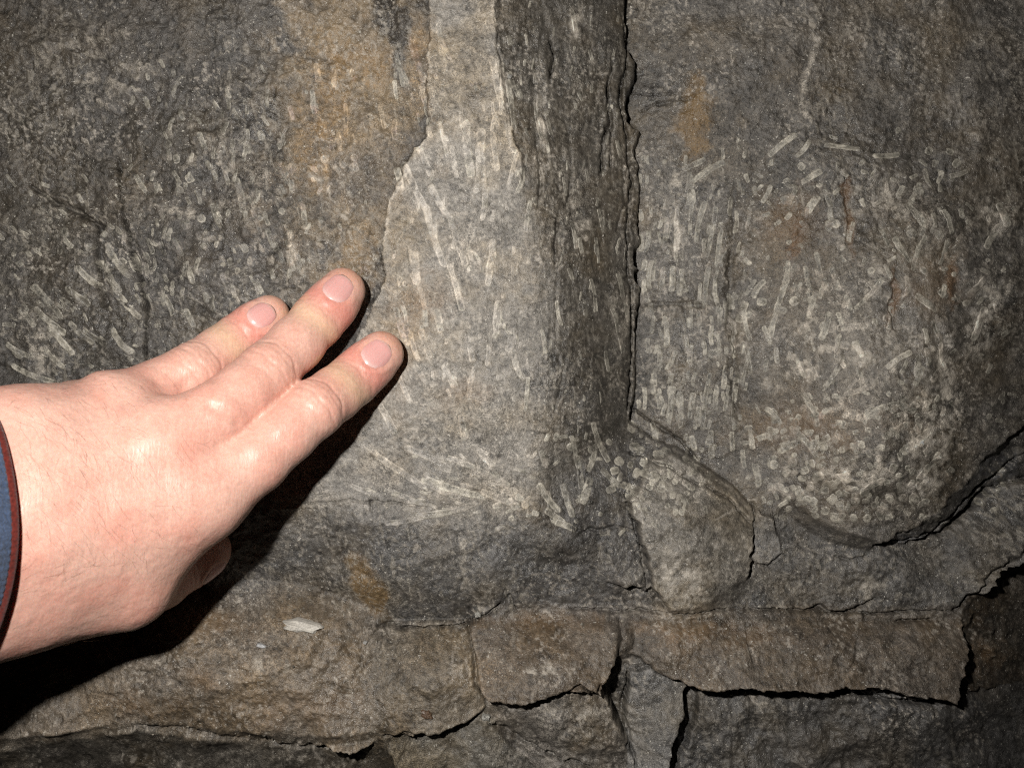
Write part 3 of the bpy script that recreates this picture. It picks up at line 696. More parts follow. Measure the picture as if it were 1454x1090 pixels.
def fossil_geo(f, rs, small=False):
    u, v, L, w, ang, bend, tone, hollow = f
    if not small:
        L, w = (L * 1.24, w * 0.90) if L > 1.6 * w else (L * 1.05, w * 1.0)
    n_s, n_t = max(8, int(L / 2.2)), (10 if not small else 6)
    a = math.radians(ang)
    s = np.linspace(-1, 1, n_s + 1)[:, None]; t = np.linspace(-1, 1, n_t + 1)[None, :]
    # blunt ended outline with a nibbled edge
    elong = L / w
    cap = np.sqrt(np.clip(1 - np.clip((np.abs(s) - (1 - 1 / elong)) * elong, 0, 1) ** 2, 0, 1)) * 0.97 + 0.03
    ph = rs.uniform(0, 100)
    nib = 1 + 0.09 * fbm(s * L / 14 + ph, np.sign(t) * 3 + 0 * s + ph, 3, 20)
    half = 0.5 * w * cap * nib * (1 + 0.15 * s * rs.uniform(-1, 1))
    x = s * L / 2 + 0 * t
    y = t * half + bend * L * (s * s - 0.4)
    uu, vv = u + math.cos(a) * x - math.sin(a) * y, v + math.sin(a) * x + math.cos(a) * y
    r = np.maximum(np.abs(t) + 0 * s, np.clip((np.abs(s) - (1 - 1 / elong)) * elong, 0, 1) + 0 * t)
    # nearly flush with the stone: a worn wall round a slightly sunken core
    wear = fbm(uu / 14 + ph, vv / 14, 3, 33)
    lift = 0.13 + 0.04 * np.exp(-((r - 0.68) / 0.22) ** 2) - 0.26 * r ** 8 - 0.04 * np.exp(-(r / 0.4) ** 2) * hollow + 0.13 * wear
    hq = samp(H, uu, vv) * 0.75 + samp(HSOFT, uu, vv) * 0.25
    k = (D - samp(HLO, uu, vv) / 1000.0) / F
    P = np.stack([(uu - CX) * k, -(hq + lift) / 1000.0, (CY - vv) * k], -1).reshape(-1, 3)
    rim = np.exp(-((r - 0.74) / 0.17) ** 2)
    core = np.exp(-(r / 0.42) ** 2)
    under = np.stack([samp(COLB[..., q_], uu, vv) for q_ in range(3)], -1)
    base = (0.80 * np.array((0.310, 0.286, 0.236)) + 0.25 * under) * tone * rs.uniform(0.72, 1.12)
    base = np.maximum(base, 1.55 * under)
    c = base * (1 + 0.20 * rim - 0.30 * hollow * core + 0.46 * fbm(uu / 4, vv / 4, 3, 37, 0.7) + 0.3 * wear)[..., None]
    e = sstep(0.80, 1.0, r)[..., None] * 0.6
    patch = sstep(-0.05, 0.7, fbm(uu / 13 + 5, vv / 13, 3, 35))[..., None] * 0.52
    mixk = np.clip(e + patch, 0, 1)
    c = c * (1 - mixk) + under * 1.1 * mixk
    idx = np.arange((n_s + 1) * (n_t + 1)).reshape(n_s + 1, n_t + 1)
    fc = np.stack([idx[:-1, :-1], idx[1:, :-1], idx[1:, 1:], idx[:-1, 1:]], -1).reshape(-1, 4)
    return P, fc, np.clip(c, 0.02, 0.6).reshape(-1, 3)
COLB = np.stack([blur(COL[..., q_], 2) for q_ in range(3)], -1)

rs = np.random.default_rng(21)
FOS.sort(key=lambda f: -f[2] * f[3])
def label_at(u, v):
    return int(label[np.clip(np.searchsorted(vss, v), 0, NV - 1), np.clip(np.searchsorted(us, u), 0, NU - 1)])
for f in FOS[:300]:
    P, fc, c = fossil_geo(f, rs)
    mesh_from("fossil", P, fc, M_FOSSIL, PARTS[label_at(f[0], f[1])], True, {"Col": c})
# the many more that are too small to tell apart: one mass for each slab
SMALL = {}
for f in FOS[300:]:
    SMALL.setdefault(label_at(f[0], f[1]), []).append(f)
def strew(n, x0, x1, y0, y1, l0, l1, w0, w1, a0, a1, t0, t1):
    for _ in range(n):
        x, y = random.uniform(x0, x1), random.uniform(y0, y1)
        f = (x, y, random.uniform(l0, l1), random.uniform(w0, w1), random.uniform(a0, a1), random.uniform(-.1, .1), random.uniform(t0, t1), random.uniform(.2, .6))
        SMALL.setdefault(label_at(x, y), []).append(f)
strew(120, 180, 540, 90, 470, 7, 16, 4, 8, 50, 120, .6, 1.0)
strew(60, 0, 220, 250, 530, 8, 18, 4, 8, 20, 70, .8, 1.2)
strew(90, 730, 900, 0, 640, 7, 22, 2.5, 5, 78, 105, .7, 1.2)
strew(90, 910, 1060, 200, 640, 8, 22, 4, 8, 70, 110, .75, 1.15)
strew(200, 1060, 1440, 180, 740, 7, 18, 5, 9, 0, 180, .7, 1.1)
strew(130, 1090, 1330, 560, 745, 9, 15, 8, 11, 0, 180, .85, 1.15)
strew(50, 1060, 1340, 230, 560, 14, 40, 7, 10, 60, 130, .8, 1.1)
strew(40, 560, 750, 60, 560, 22, 60, 6, 10, 65, 110, .9, 1.15)
strew(50, 915, 1050, 240, 620, 18, 44, 6, 9, 80, 100, .9, 1.15)
strew(60, 200, 440, 120, 430, 14, 26, 6, 9, 60, 110, .6, 1.0)
strew(46, 892, 1010, 650, 728, 9, 13, 8, 10.5, 0, 180, .95, 1.2)
strew(60, 690, 1000, 620, 760, 7, 16, 5, 9, 0, 180, .8, 1.2)
strew(60, 550, 760, 100, 560, 8, 18, 4, 7, 60, 110, .8, 1.1)
strew(40, 520, 760, 620, 750, 9, 22, 4, 7, 0, 40, .8, 1.1)
for lb, fs in SMALL.items():
    if lb not in PARTS:
        continue
    vv_, ff_, cc_, off = [], [], [], 0
    for f in fs:
        P, fc, c = fossil_geo(f, rs, True)
        vv_.append(P); ff_.append(fc + off); cc_.append(c); off += len(P)
    o = mesh_from("fossil_hash", np.concatenate(vv_), np.concatenate(ff_), M_FOSSIL, PARTS[lb], True, {"Col": np.concatenate(cc_)})
    o["kind"] = "stuff"

# ------------------------------------------------------------------ loose chips lying on the ledges
def chip(name, px, py, w, h, ang, thick, colr, lab, seed, group=None):
    r = np.random.default_rng(seed)
    n = 14
    th = np.linspace(0, 2 * np.pi, n, endpoint=False)
    rad = 1 + 0.28 * r.uniform(-1, 1, n)
    a = math.radians(ang)
    V_, C_ = [], []
    base = on_face(np.array([px]), np.array([py]), 0.0)[0]
    k = (D + base[1]) / F
    levels = [(1.0, -0.5), (1.0, 0.25), (0.86, 0.8), (0.45, 1.0)]
    for sc, lv in levels:
        x, y = np.cos(th) * w / 2 * rad * sc, np.sin(th) * h / 2 * rad * sc
        xx, yy = math.cos(a) * x - math.sin(a) * y, math.sin(a) * x + math.cos(a) * y
        pts = on_face(px + xx, py + yy, 0.0)
        pts[:, 1] = 0.6 * base[1] + 0.4 * pts[:, 1] - lv * thick * (1 + 0.2 * r.uniform(-1, 1, n))
        V_.append(pts - base)
    top = np.array([[0, -1.02 * thick, 0]]); bot = np.array([[0, 0.5 * thick, 0]])
    Vv = np.concatenate(V_ + [top, bot])
    F_ = []
    for l in range(3):
        for i in range(n):
            j = (i + 1) % n
            F_ += [(l * n + i, l * n + j, (l + 1) * n + j), (l * n + i, (l + 1) * n + j, (l + 1) * n + i)]
    for i in range(n):
        j = (i + 1) % n
        F_ += [(3 * n + i, 3 * n + j, 4 * n), (j, i, 4 * n + 1)]
    c = np.asarray(colr) * (1 + 0.18 * r.uniform(-1, 1, (len(Vv), 1)))
    o = mesh_from(name, Vv, F_, M_CHIP, None, False, {"Col": c})
    o.location = base
    o["label"] = lab; o["category"] = "stone chip"
    if group:
        o["group"] = group
    return o
GR = "loose chips on the ledges"
chip("stone_chip", 431, 885, 50, 19, 4, 0.0026, (0.48, 0.45, 0.40), "large pale flat stone chip lying on the ledge below the hand", 4, GR)
chip("stone_chip", 678, 876, 11, 10, 30, 0.0016, (0.30, 0.29, 0.26), "small pale grey chip at the crack in the middle of the ledge", 8, GR)
chip("stone_chip", 518, 912, 6, 6, 0, 0.0010, (0.30, 0.29, 0.27), "tiny grey chip at the upper left corner of the squarish ledge block", 9, GR)
chip("stone_chip", 690, 1020, 9, 14, -70, 0.0014, (0.27, 0.26, 0.23), "upright grey chip at the crack below the middle of the ledge", 11, GR)
chip("stone_chip", 607, 1010, 17, 13, 10, 0.0012, (0.10, 0.060, 0.035), "dark brown oval pebble stuck on the squarish ledge block", 12, GR)
chip("stone_chip", 724, 110, 7, 7, 10, 0.0012, (0.24, 0.23, 0.21), "tiny pale chip caught on the edge of the pale slab near the top", 14, GR)
chip("stone_chip", 372, 915, 13, 6, 15, 0.0009, (0.36, 0.36, 0.36), "small white flake on the ledge left of the large chip", 15, GR)

# grit and crumbs caught along the joints and on the ledges
gr = np.random.default_rng(77)
octa = np.array([(1, 0, 0), (-1, 0, 0), (0, 1, 0), (0, -1, 0), (0, 0, 1), (0, 0, -1)], float)
octf = np.array([(0, 2, 4), (2, 1, 4), (1, 3, 4), (3, 0, 4), (2, 0, 5), (1, 2, 5), (3, 1, 5), (0, 3, 5)])
gv, gf, gc, off = [], [], [], 0
for line, n in (([(300, 846), (400, 850), (530, 888), (660, 892), (690, 876), (860, 882), (1000, 876), (1180, 872), (1350, 868)], 110),
                ([(690, 994), (845, 980)], 16), ([(200, 1026), (430, 1050), (545, 1042), (680, 1018)], 36), ([(980, 978), (1340, 994)], 24),
                ([(896, 600), (960, 640), (1040, 700), (1076, 740)], 20), ([(240, 930), (480, 960), (650, 960), (830, 930)], 26)):
    p = np.asarray(line, float)
    seg = np.hypot(*np.diff(p, axis=0).T)
    for _ in range(n):
        k = gr.choice(len(seg), p=seg / seg.sum()); t = gr.random()
        q_ = p[k] + (p[k + 1] - p[k]) * t + gr.normal(size=2) * np.array([6, 6])
        sz = 0.00022 + 0.00055 * gr.random() ** 3
        c0 = on_face(q_[:1], q_[1:], 0.0)[0] + np.array([0, -sz * 0.5, 0])
        gv.append(c0 + octa * sz * gr.uniform(0.6, 1.4, (6, 1)) * gr.uniform(0.6, 1.2, 3)); gf.append(octf + off); off += 6
        gc.append(np.tile(np.array((0.16, 0.142, 0.115)) * gr.uniform(0.5, 1.9), (6, 1)))
grit = mesh_from("grit", np.concatenate(gv), np.concatenate(gf), M_CHIP, None, False, {"Col": np.concatenate(gc)})
grit["kind"] = "stuff"; grit["label"] = "loose grit and crumbs caught along the ledge joints"; grit["category"] = "grit"

# ------------------------------------------------------------------ the hand
def smin(a, b, k):
    h = np.clip(0.5 + 0.5 * (b - a) / k, 0, 1)
    return b * (1 - h) + a * h - k * h * (1 - h)

def cone(p, a, ra, b, rb):
    ab = b - a
    t = np.clip(((p - a) @ ab) / float(ab @ ab), 0, 1)
    return np.linalg.norm(p - a - t[:, None] * ab, axis=1) - (ra + (rb - ra) * t)

def J(px, py, hcm, r):
    return P3(float(px), float(py), hcm / 100.0).astype(np.float32), r / 100.0

FING = {
    'index':  [J(285, 700, 4.3, 1.12), J(360, 652, 3.65, 1.05), J(404, 616, 3.2, 0.95), J(447, 580, 2.65, 0.91), J(476, 559, 1.9, 0.86), J(500, 540, 1.2, 0.85), J(522, 520, 0.96, 0.82), J(541, 502, 0.80, 0.78)],
    'middle': [J(222, 632, 4.9, 1.08), J(306, 590, 4.0, 1.00), J(345, 560, 3.4, 0.95), J(380, 528, 2.75, 0.92), J(420, 489, 1.95, 0.87), J(452, 454, 1.2, 0.86), J(472, 432, 0.94, 0.83), J(487, 412, 0.76, 0.77)],
    'ring':   [J(166, 582, 4.1, 1.02), J(222, 556, 3.1, 0.95), J(250, 542, 2.7, 0.88), J(277, 527, 2.3, 0.91), J(312, 500, 1.55, 0.80), J(342, 479, 0.98, 0.79), J(365, 461, 0.78, 0.76), J(382, 448, 0.62, 0.70)],
    'little': [J(108, 592, 3.3, 0.98), J(150, 600, 2.0, 0.86), J(172, 620, 1.1, 0.80), J(150, 660, 0.6, 0.74), J(128, 690, 0.7, 0.70), J(110, 712, 1.0, 0.66)],
    'thumb':  [J(120, 830, 4.6, 1.5), J(180, 828, 3.4, 1.30), J(222, 818, 1.9, 1.08), J(252, 802, 0.95, 0.98), J(278, 788, 0.45, 0.92), J(292, 781, 0.25, 0.86)],
}
PALM = [
    (J(20, 640, 6.2, 1.60), J(108, 592, 3.9, 1.00), ), (J(15, 690, 6.6, 1.75), J(166, 584, 4.5, 1.02)), (J(20, 745, 6.7, 1.85), J(222, 634, 4.9, 1.05)),
    (J(20, 800, 6.4, 1.80), J(285, 702, 4.35, 1.08)), (J(20, 830, 6.0, 1.65), J(175, 832, 4.6, 1.25)), (J(190, 800, 4.5, 1.10), J(285, 715, 4.1, 0.98)),
    (J(120, 760, 5.4, 1.7), J(240, 690, 4.4, 1.25)), (J(100, 680, 4.9, 1.5), J(180, 640, 4.0, 1.2)),
    # forearm inside the sleeve
    (J(20, 650, 6.2, 1.65), J(-330, 720, 10.2, 2.0)), (J(20, 740, 6.6, 1.9), J(-330, 830, 10.2, 2.3)), (J(20, 828, 6.0, 1.65), J(-330, 930, 10.0, 2.0)),
]

def sdf(p):
    palm = None
    for (a, ra), (b, rb) in PALM:
        d = cone(p, a, ra, b, rb)
        palm = d if palm is None else smin(palm, d, 0.011)
    out = palm
    for nm, js in FING.items():
        f = None
        for (a, ra), (b, rb) in zip(js[:-1], js[1:]):
            d = cone(p, a, ra, b, rb)
            f = d if f is None else smin(f, d, 0.003)
        out = smin(out, smin(palm, f, 0.0085 if nm != 'thumb' else 0.005), 0.0012)
    return out.astype(np.float32)

def in_batches(p, n=400000):
    return np.concatenate([sdf(p[i:i + n]) for i in range(0, len(p), n)])

allj = np.array([a for js in FING.values() for a, r in js] + [x[0] for pr in PALM[:8] for x in pr])
lo, hi = allj.min(0) - 0.021, allj.max(0) + 0.021
lo[0] = P3(-90.0, 745.0, 0.067)[0]                    # cut off well inside the sleeve
vox = 0.0013
dims = np.ceil((hi - lo) / vox).astype(int) + 1
gx, gy, gz = [lo[k] + vox * np.arange(dims[k]) for k in range(3)]
G = np.stack(np.meshgrid(gx, gy, gz, indexing='ij'), -1).reshape(-1, 3).astype(np.float32)
vol = in_batches(G).reshape(dims)
del G

def surface_nets(vol, lo, vox):
    s = vol < 0
    nx, ny, nz = vol.shape
    c = np.zeros((nx - 1, ny - 1, nz - 1), np.int8)
    for dx in (0, 1):
        for dy in (0, 1):
            for dz in (0, 1):
                c += s[dx:nx - 1 + dx, dy:ny - 1 + dy, dz:nz - 1 + dz]
    act = (c > 0) & (c < 8)
    ids = np.full(act.shape, -1, np.int64)
    ijk = np.argwhere(act)
    ids[act] = np.arange(len(ijk))
    pos = lo + (ijk + 0.5) * vox
    quads = []
    i0 = slice(0, -1)
    for ax in range(3):
        a = [slice(None)] * 3; b = [slice(None)] * 3
        a[ax] = slice(0, -1); b[ax] = slice(1, None)
        sa, sb = s[tuple(a)], s[tuple(b)]
        e = np.argwhere(sa != sb)
        fl = sa[tuple(e.T)]
        o1, o2 = [(1, 2), (2, 0), (0, 1)][ax]
        okm = (e[:, o1] > 0) & (e[:, o2] > 0) & (e[:, o1] < vol.shape[o1] - 1) & (e[:, o2] < vol.shape[o2] - 1)
        e, fl = e[okm], fl[okm]
        def cell(d1, d2):
            q_ = e.copy(); q_[:, o1] -= d1; q_[:, o2] -= d2
            return ids[tuple(q_.T)]
        qd = np.stack([cell(1, 1), cell(0, 1), cell(0, 0), cell(1, 0)], -1)
        qd[~fl] = qd[~fl][:, ::-1]
        quads.append(qd)
    return pos, np.concatenate(quads)

hv, hf = surface_nets(vol, lo, vox)

def grad(p, e=0.0004):
    g = np.zeros_like(p, dtype=np.float32)
    for k in range(3):
        d = np.zeros(3, np.float32); d[k] = e
        g[:, k] = in_batches((p + d).astype(np.float32)) - in_batches((p - d).astype(np.float32))
    return g / np.maximum(np.linalg.norm(g, axis=1, keepdims=True), 1e-9)

def project(p, it=2):
    p = p.astype(np.float32)
    for _ in range(it):
        p = p - 0.9 * np.clip(in_batches(p), -0.001, 0.001)[:, None] * grad(p)
    return p

def relax(v, f, it):
    n = len(v)
    e = np.concatenate([f[:, [0, 1]], f[:, [1, 2]], f[:, [2, 3]], f[:, [3, 0]]])
    e = np.concatenate([e, e[:, ::-1]])
    cnt = np.bincount(e[:, 0], minlength=n).astype(float)
    for _ in range(it):
        s = np.stack([np.bincount(e[:, 0], weights=v[e[:, 1], k], minlength=n) for k in range(3)], -1)
        v = 0.4 * v + 0.6 * s / np.maximum(cnt, 1)[:, None]
    return v

def subdivide(v, f):
    n = len(v)
    e = np.stack([f, np.roll(f, -1, 1)], -1).reshape(-1, 2)
    es = np.sort(e, 1)
    ue, inv = np.unique(es, axis=0, return_inverse=True)
    inv = inv.reshape(-1)
    em = (v[ue[:, 0]] + v[ue[:, 1]]) / 2
    fm = v[f].mean(1)
    ei = n + inv.reshape(-1, 4)
    fi = n + len(ue) + np.arange(len(f))
    nf = [np.stack([f[:, k], ei[:, k], fi, ei[:, (k - 1) % 4]], -1) for k in range(4)]
    return np.concatenate([v, em, fm]), np.concatenate(nf)

hv = project(relax(hv, hf, 2))
hv, hf = subdivide(hv, hf)
hv = project(relax(hv, hf, 3))
hn = grad(hv)
hv = relax(hv, hf, 2)

# --- shape detail: knuckle folds, nail beds, tendons, veins
def unit(x):
    return x / np.linalg.norm(x)
TOCAM = np.array([0.0, -1.0, 0.0])
disp = np.zeros(len(hv))
skin = np.tile(np.array([0.670, 0.392, 0.310]), (len(hv), 1))
def addtint(mask, c, k):
    global skin
    m_ = (np.clip(mask, 0, 1) * k)[:, None]
    skin = skin * (1 - m_) + np.asarray(c) * m_

def n3(p, s, seed, octs=3):
    q_ = p * s
    return (fbm(q_[:, 0] + 31, q_[:, 1] + 57, octs, seed) + fbm(q_[:, 1] + 11, q_[:, 2] + 83, octs, seed + 5) + fbm(q_[:, 2] + 7, q_[:, 0] + 23, octs, seed + 9)) / 1.9

blot = 1.2 * n3(hv, 120, 2, 4)
blot2 = n3(hv, 330, 12)
addtint(0.5 + 0.7 * blot, (0.660, 0.300, 0.230), 0.62)
addtint(0.45 + 0.8 * blot2, (0.720, 0.460, 0.370), 0.35)
NAILS = {}
dig = np.full(len(hv), 9.0)
for nm in ('index', 'middle', 'ring'):
    js = [a.astype(float) for a, r in FING[nm]]
    rr = [r for a, r in FING[nm]]
    for jt, ncr, sp, amp_, wid in ((3, 6, 0.0021, 0.00042, 0.0105), (5, 4, 0.0016, 0.00026, 0.0075)):
        c = js[jt]
        ax = unit(js[jt + 1] - js[jt - 1])
        dor = unit(TOCAM - ax * (TOCAM @ ax))
        tr = np.cross(ax, dor)
        rel_ = hv - c
        s_, d_, t_ = rel_ @ ax, rel_ @ dor, rel_ @ tr
        near = np.exp(-(np.linalg.norm(rel_, axis=1) / 0.0145) ** 4) * sstep(-0.001, 0.006, d_)
        bow = 1.0 - 0.9 * (t_ / 0.010) ** 2
        ww = 0
        for k in range(ncr):
            off = (k - (ncr - 1) / 2) * sp
            pos_ = off * (0.45 + 0.55 * np.clip(bow, 0, 1.0)) + 0.00035 * np.sin(t_ * 900 + k * 2.1)
            ww = ww + (0.6 + 0.4 * math.sin(k * 2.3 + jt)) * np.exp(-((s_ - pos_) / 0.00055) ** 2)
        disp -= amp_ * near * np.clip(ww, 0, 1.3)
        disp += 0.0002 * near * np.exp(-(s_ / 0.0055) ** 2)
        if jt == 3:
            addtint(near * np.exp(-(s_ / 0.008) ** 2), (0.625, 0.350, 0.270), 0.45)
    tip, dip = js[-1], js[5]
    ax = unit(tip - js[-3]); dor = unit(TOCAM - ax * (TOCAM @ ax)); tr = np.cross(ax, dor)
    rel_ = hv - tip
    s_, d_, t_ = rel_ @ ax, rel_ @ dor, rel_ @ tr
    nearf = (np.abs(t_) < 0.012) & (np.abs(d_) < 0.016) & (s_ > -0.03) & (s_ < 0.012)
    nf_ = nearf.astype(float)
    # blanched, yellowish skin behind the nail; flushed rim round the nail; paler tip
    addtint(nf_ * np.exp(-((s_ + 0.0165) / 0.0040) ** 2), (0.700, 0.490, 0.310), 0.55)
    addtint(nf_ * np.exp(-((s_ + 0.0085) / 0.0046) ** 2) * (0.45 + 0.55 * sstep(-0.002, 0.004, d_)), (0.650, 0.245, 0.195), 0.66)
    addtint(nf_ * sstep(0.0005, 0.006, s_), (0.660, 0.360, 0.245), 0.6)
    NAILS[nm] = (tip, ax, dor, tr, rr[-1])
tj = [a.astype(float) for a, r in FING['thumb']]
tax = unit(tj[5] - tj[3]); tdor = np.array([0.55, -0.15, -0.62]); tdor = unit(tdor - tax * (tdor @ tax))
NAILS['thumb'] = (tj[5] + tax * 0.001, tax, tdor, np.cross(tax, tdor), 0.0086)
for k in range(3):
    s_ = (hv - tj[3]) @ tax - (k - 1) * 0.0022
    disp -= 0.0004 * np.exp(-(s_ / 0.0006) ** 2) * np.exp(-(np.linalg.norm(hv - tj[3], axis=1) / 0.014) ** 4)
# flatter nail seats
for nm, (tip, ax, dor, tr, r) in NAILS.items():
    rel_ = hv - tip
    s_, d_, t_ = rel_ @ ax, rel_ @ dor, rel_ @ tr
    seat = np.exp(-((s_ + 0.0030) / 0.0055) ** 4 - (t_ / 0.0052) ** 4) * (d_ > 0)
    disp -= 0.00012 * seat
    fold = np.exp(-(((np.sqrt(((s_ + 0.0032) / 0.0058) ** 2 + (t_ / 0.0056) ** 2)) - 1.08) / 0.16) ** 2) * (d_ > 0) * sstep(0.001, -0.0025, s_)
    disp += 0.00032 * fold
# back of the hand: cords, hollows and a vein or two
uvw = np.stack([hv[:, 0] * F / (D + hv[:, 1]) + CX, CY - hv[:, 2] * F / (D + hv[:, 1])], -1)   # used only to place landmarks
def seg_mask(pts, w):
    d = np.full(len(hv), 1e9)
    P_ = [P3(float(x), float(y), h / 100.0) for x, y, h in pts]
    for a, b in zip(P_[:-1], P_[1:]):
        ab = b - a
        t = np.clip(((hv - a) @ ab) / (ab @ ab), 0, 1)
        d = np.minimum(d, np.linalg.norm(hv - a - t[:, None] * ab, axis=1))
    return np.exp(-(d / w) ** 2)
def lift_line(px_pts, w, amt):
    """ridge (or groove) along the skin below these points of the back of the hand"""
    global disp
    d = np.full(len(hv), 1e9)
    P_ = []
    for x, y in px_pts:                              # march from the near side to the skin
        p = P3(float(x), float(y), 0.12)
        dr = unit(P3(float(x), float(y), 0.0) - p)
        for _ in range(60):
            p = p + dr * max(float(sdf(p[None].astype(np.float32))[0]), 1e-5)
        P_.append(p)
    for a, b in zip(P_[:-1], P_[1:]):
        ab = b - a
        t = np.clip(((hv - a) @ ab) / (ab @ ab), 0, 1)
        d = np.minimum(d, np.linalg.norm(hv - a - t[:, None] * ab, axis=1))
    m_ = np.exp(-(d / w) ** 2)
    disp += amt * m_
    return m_
lift_line([(262, 544), (246, 534), (226, 540)], 0.0032, -0.0011)          # hollow between ring and middle finger
lift_line([(336, 598), (318, 586), (300, 578)], 0.0018, -0.0009)          # web between index and middle finger
lift_line([(236, 596), (212, 604)], 0.0050, -0.0008)
lift_line([(150, 556), (110, 570), (60, 590)], 0.0045, 0.0006)
lift_line([(210, 620), (120, 670), (50, 720)], 0.0040, 0.0006)
lift_line([(280, 690), (180, 720), (70, 780)], 0.0050, 0.0005)
lift_line([(170, 590), (120, 640), (60, 670)], 0.0022, 0.0004)
lift_line([(150, 536), (135, 532)], 0.0040, 0.0007)
m_ = lift_line([(240, 832), (262, 812), (292, 778)], 0.0040, 0.0)
addtint(m_, (0.58, 0.30, 0.22), 0.4)
disp += 0.00008 * n3(hv, 420, 22) + 0.00012 * n3(hv, 110, 27)
hv = hv + hn * disp[:, None]
skin = np.clip(skin, 0.02, 0.9)

m, nt, b = new_mat("skin")
at = nd(nt, 'ShaderNodeAttribute', attribute_name="Col")
tc = nd(nt, 'ShaderNodeTexCoord')
vec = tc.outputs['Object']
n1 = noise_node(nt, vec, 900, 4, 0.6)
r1 = ramp(nt, n1.outputs[0], [(0.3, 0.90), (0.7, 1.10)])
c = mixc(nt, 'MULTIPLY', 1.0, at.outputs['Color'], r1.outputs[0])
nt.links.new(c, b.inputs['Base Color'])
b.inputs['Subsurface Weight'].default_value = 0.25
b.inputs['Subsurface Radius'].default_value = (0.0022, 0.0009, 0.0005)
b.inputs['Subsurface Scale'].default_value = 1.0
b.inputs['Specular IOR Level'].default_value = 0.42
rr_ = ramp(nt, n1.outputs[0], [(0.3, 0.33), (0.7, 0.54)])
nt.links.new(rr_.outputs[0], b.inputs['Roughness'])
# fine crossing skin lines: noise drawn out across the back of the hand
def lines(rot, sc, st):
    mp = nd(nt, 'ShaderNodeMapping')
    mp.inputs['Rotation'].default_value = (0, math.radians(rot), 0)
    mp.inputs['Scale'].default_value = (sc, sc * 0.6, sc * st)
    nt.links.new(vec, mp.inputs['Vector'])
    return noise_node(nt, mp.outputs[0], 1.0, 2, 0.5)
l1, l2, l3 = lines(35, 1900, 0.22), lines(-62, 1500, 0.25), lines(60, 900, 0.22)
ad = nd(nt, 'ShaderNodeMath', operation='ADD'); nt.links.new(l1.outputs[0], ad.inputs[0]); nt.links.new(l2.outputs[0], ad.inputs[1])
ad2 = nd(nt, 'ShaderNodeMath', operation='ADD'); nt.links.new(ad.outputs[0], ad2.inputs[0]); nt.links.new(l3.outputs[0], ad2.inputs[1])
bp = nd(nt, 'ShaderNodeBump'); bp.inputs['Strength'].default_value = 0.36; bp.inputs['Distance'].default_value = 0.0002
nt.links.new(ad2.outputs[0], bp.inputs['Height'])
nt.links.new(bp.outputs[0], b.inputs['Normal'])
M_SKIN = m

m, nt, b = new_mat("nail")
tc = nd(nt, 'ShaderNodeTexCoord')
at = nd(nt, 'ShaderNodeAttribute', attribute_name="Col")
nt.links.new(at.outputs['Color'], b.inputs['Base Color'])
b.inputs['Roughness'].default_value = 0.24
b.inputs['Specular IOR Level'].default_value = 0.5
b.inputs['Subsurface Weight'].default_value = 0.2
b.inputs['Subsurface Radius'].default_value = (0.001, 0.0005, 0.0004)
b.inputs['Subsurface Scale'].default_value = 1.0
M_NAIL = m

person = empty("person")
person["label"] = "bare hand reaching from a blue sleeve, three fingertips pressed on the rock"
person["category"] = "person"
hand = mesh_from("hand", hv, hf, M_SKIN, person, True, {"Col": skin})

# nails: curved plates seated in the fingertips
for nm, (tip, ax, dor, tr, r) in NAILS.items():
    ns, nt_ = 16, 14
    L2, W2 = (0.0056, 0.0052) if nm != 'ring' else (0.0050, 0.0046)
    ss, tt = np.meshgrid(np.linspace(-1, 1, ns + 1), np.linspace(-1, 1, nt_ + 1), indexing='ij')
    # square with well-rounded corners
    sx = ss * np.sqrt(1 - 0.48 * tt ** 2); tx = tt * np.sqrt(1 - 0.46 * ss ** 2)
    p0 = tip - ax * 0.0030 + (sx[..., None] * L2) * ax + (tx[..., None] * W2) * tr
    p = (p0 + dor * 0.014).reshape(-1, 3)
    for _ in range(40):                                       # drop on to the fingertip
        p = p - dor * np.clip(in_batches(p.astype(np.float32)), 0.0, 0.01)[:, None] * 0.8
    e = np.maximum(np.abs(ss), np.abs(tt)).ravel()
    p = p + dor * (0.00004 + 0.00012 * (1 - e ** 4) + 0.00012 * (1 - tt.ravel() ** 2) - 0.00034 * sstep(0.72, 1.0, e))[:, None]
    free = sstep(0.80, 0.92, ss.ravel()); lun = sstep(-0.45, -0.85, ss.ravel() - 0.25 * tt.ravel() ** 2)
    c = np.tile(np.array([0.66, 0.350, 0.320]), (len(p), 1))
    c = c * (1 - 0.55 * lun[:, None]) + np.array([0.70, 0.50, 0.46]) * 0.55 * lun[:, None]
    c = c * (1 - 0.7 * free[:, None]) + np.array([0.68, 0.48, 0.40]) * 0.7 * free[:, None]
    c = c * (1 + 0.06 * np.sin(tt.ravel() * 26) * 0.35)[:, None]
    idx = np.arange(len(p)).reshape(ns + 1, nt_ + 1)
    fc = np.stack([idx[:-1, :-1], idx[:-1, 1:], idx[1:, 1:], idx[1:, :-1]], -1).reshape(-1, 4)
    nail = mesh_from("fingernail", p, fc, M_NAIL, hand, True, {"Col": c})
    so = nail.modifiers.new("thickness", 'SOLIDIFY'); so.thickness = 0.0004; so.offset = -1

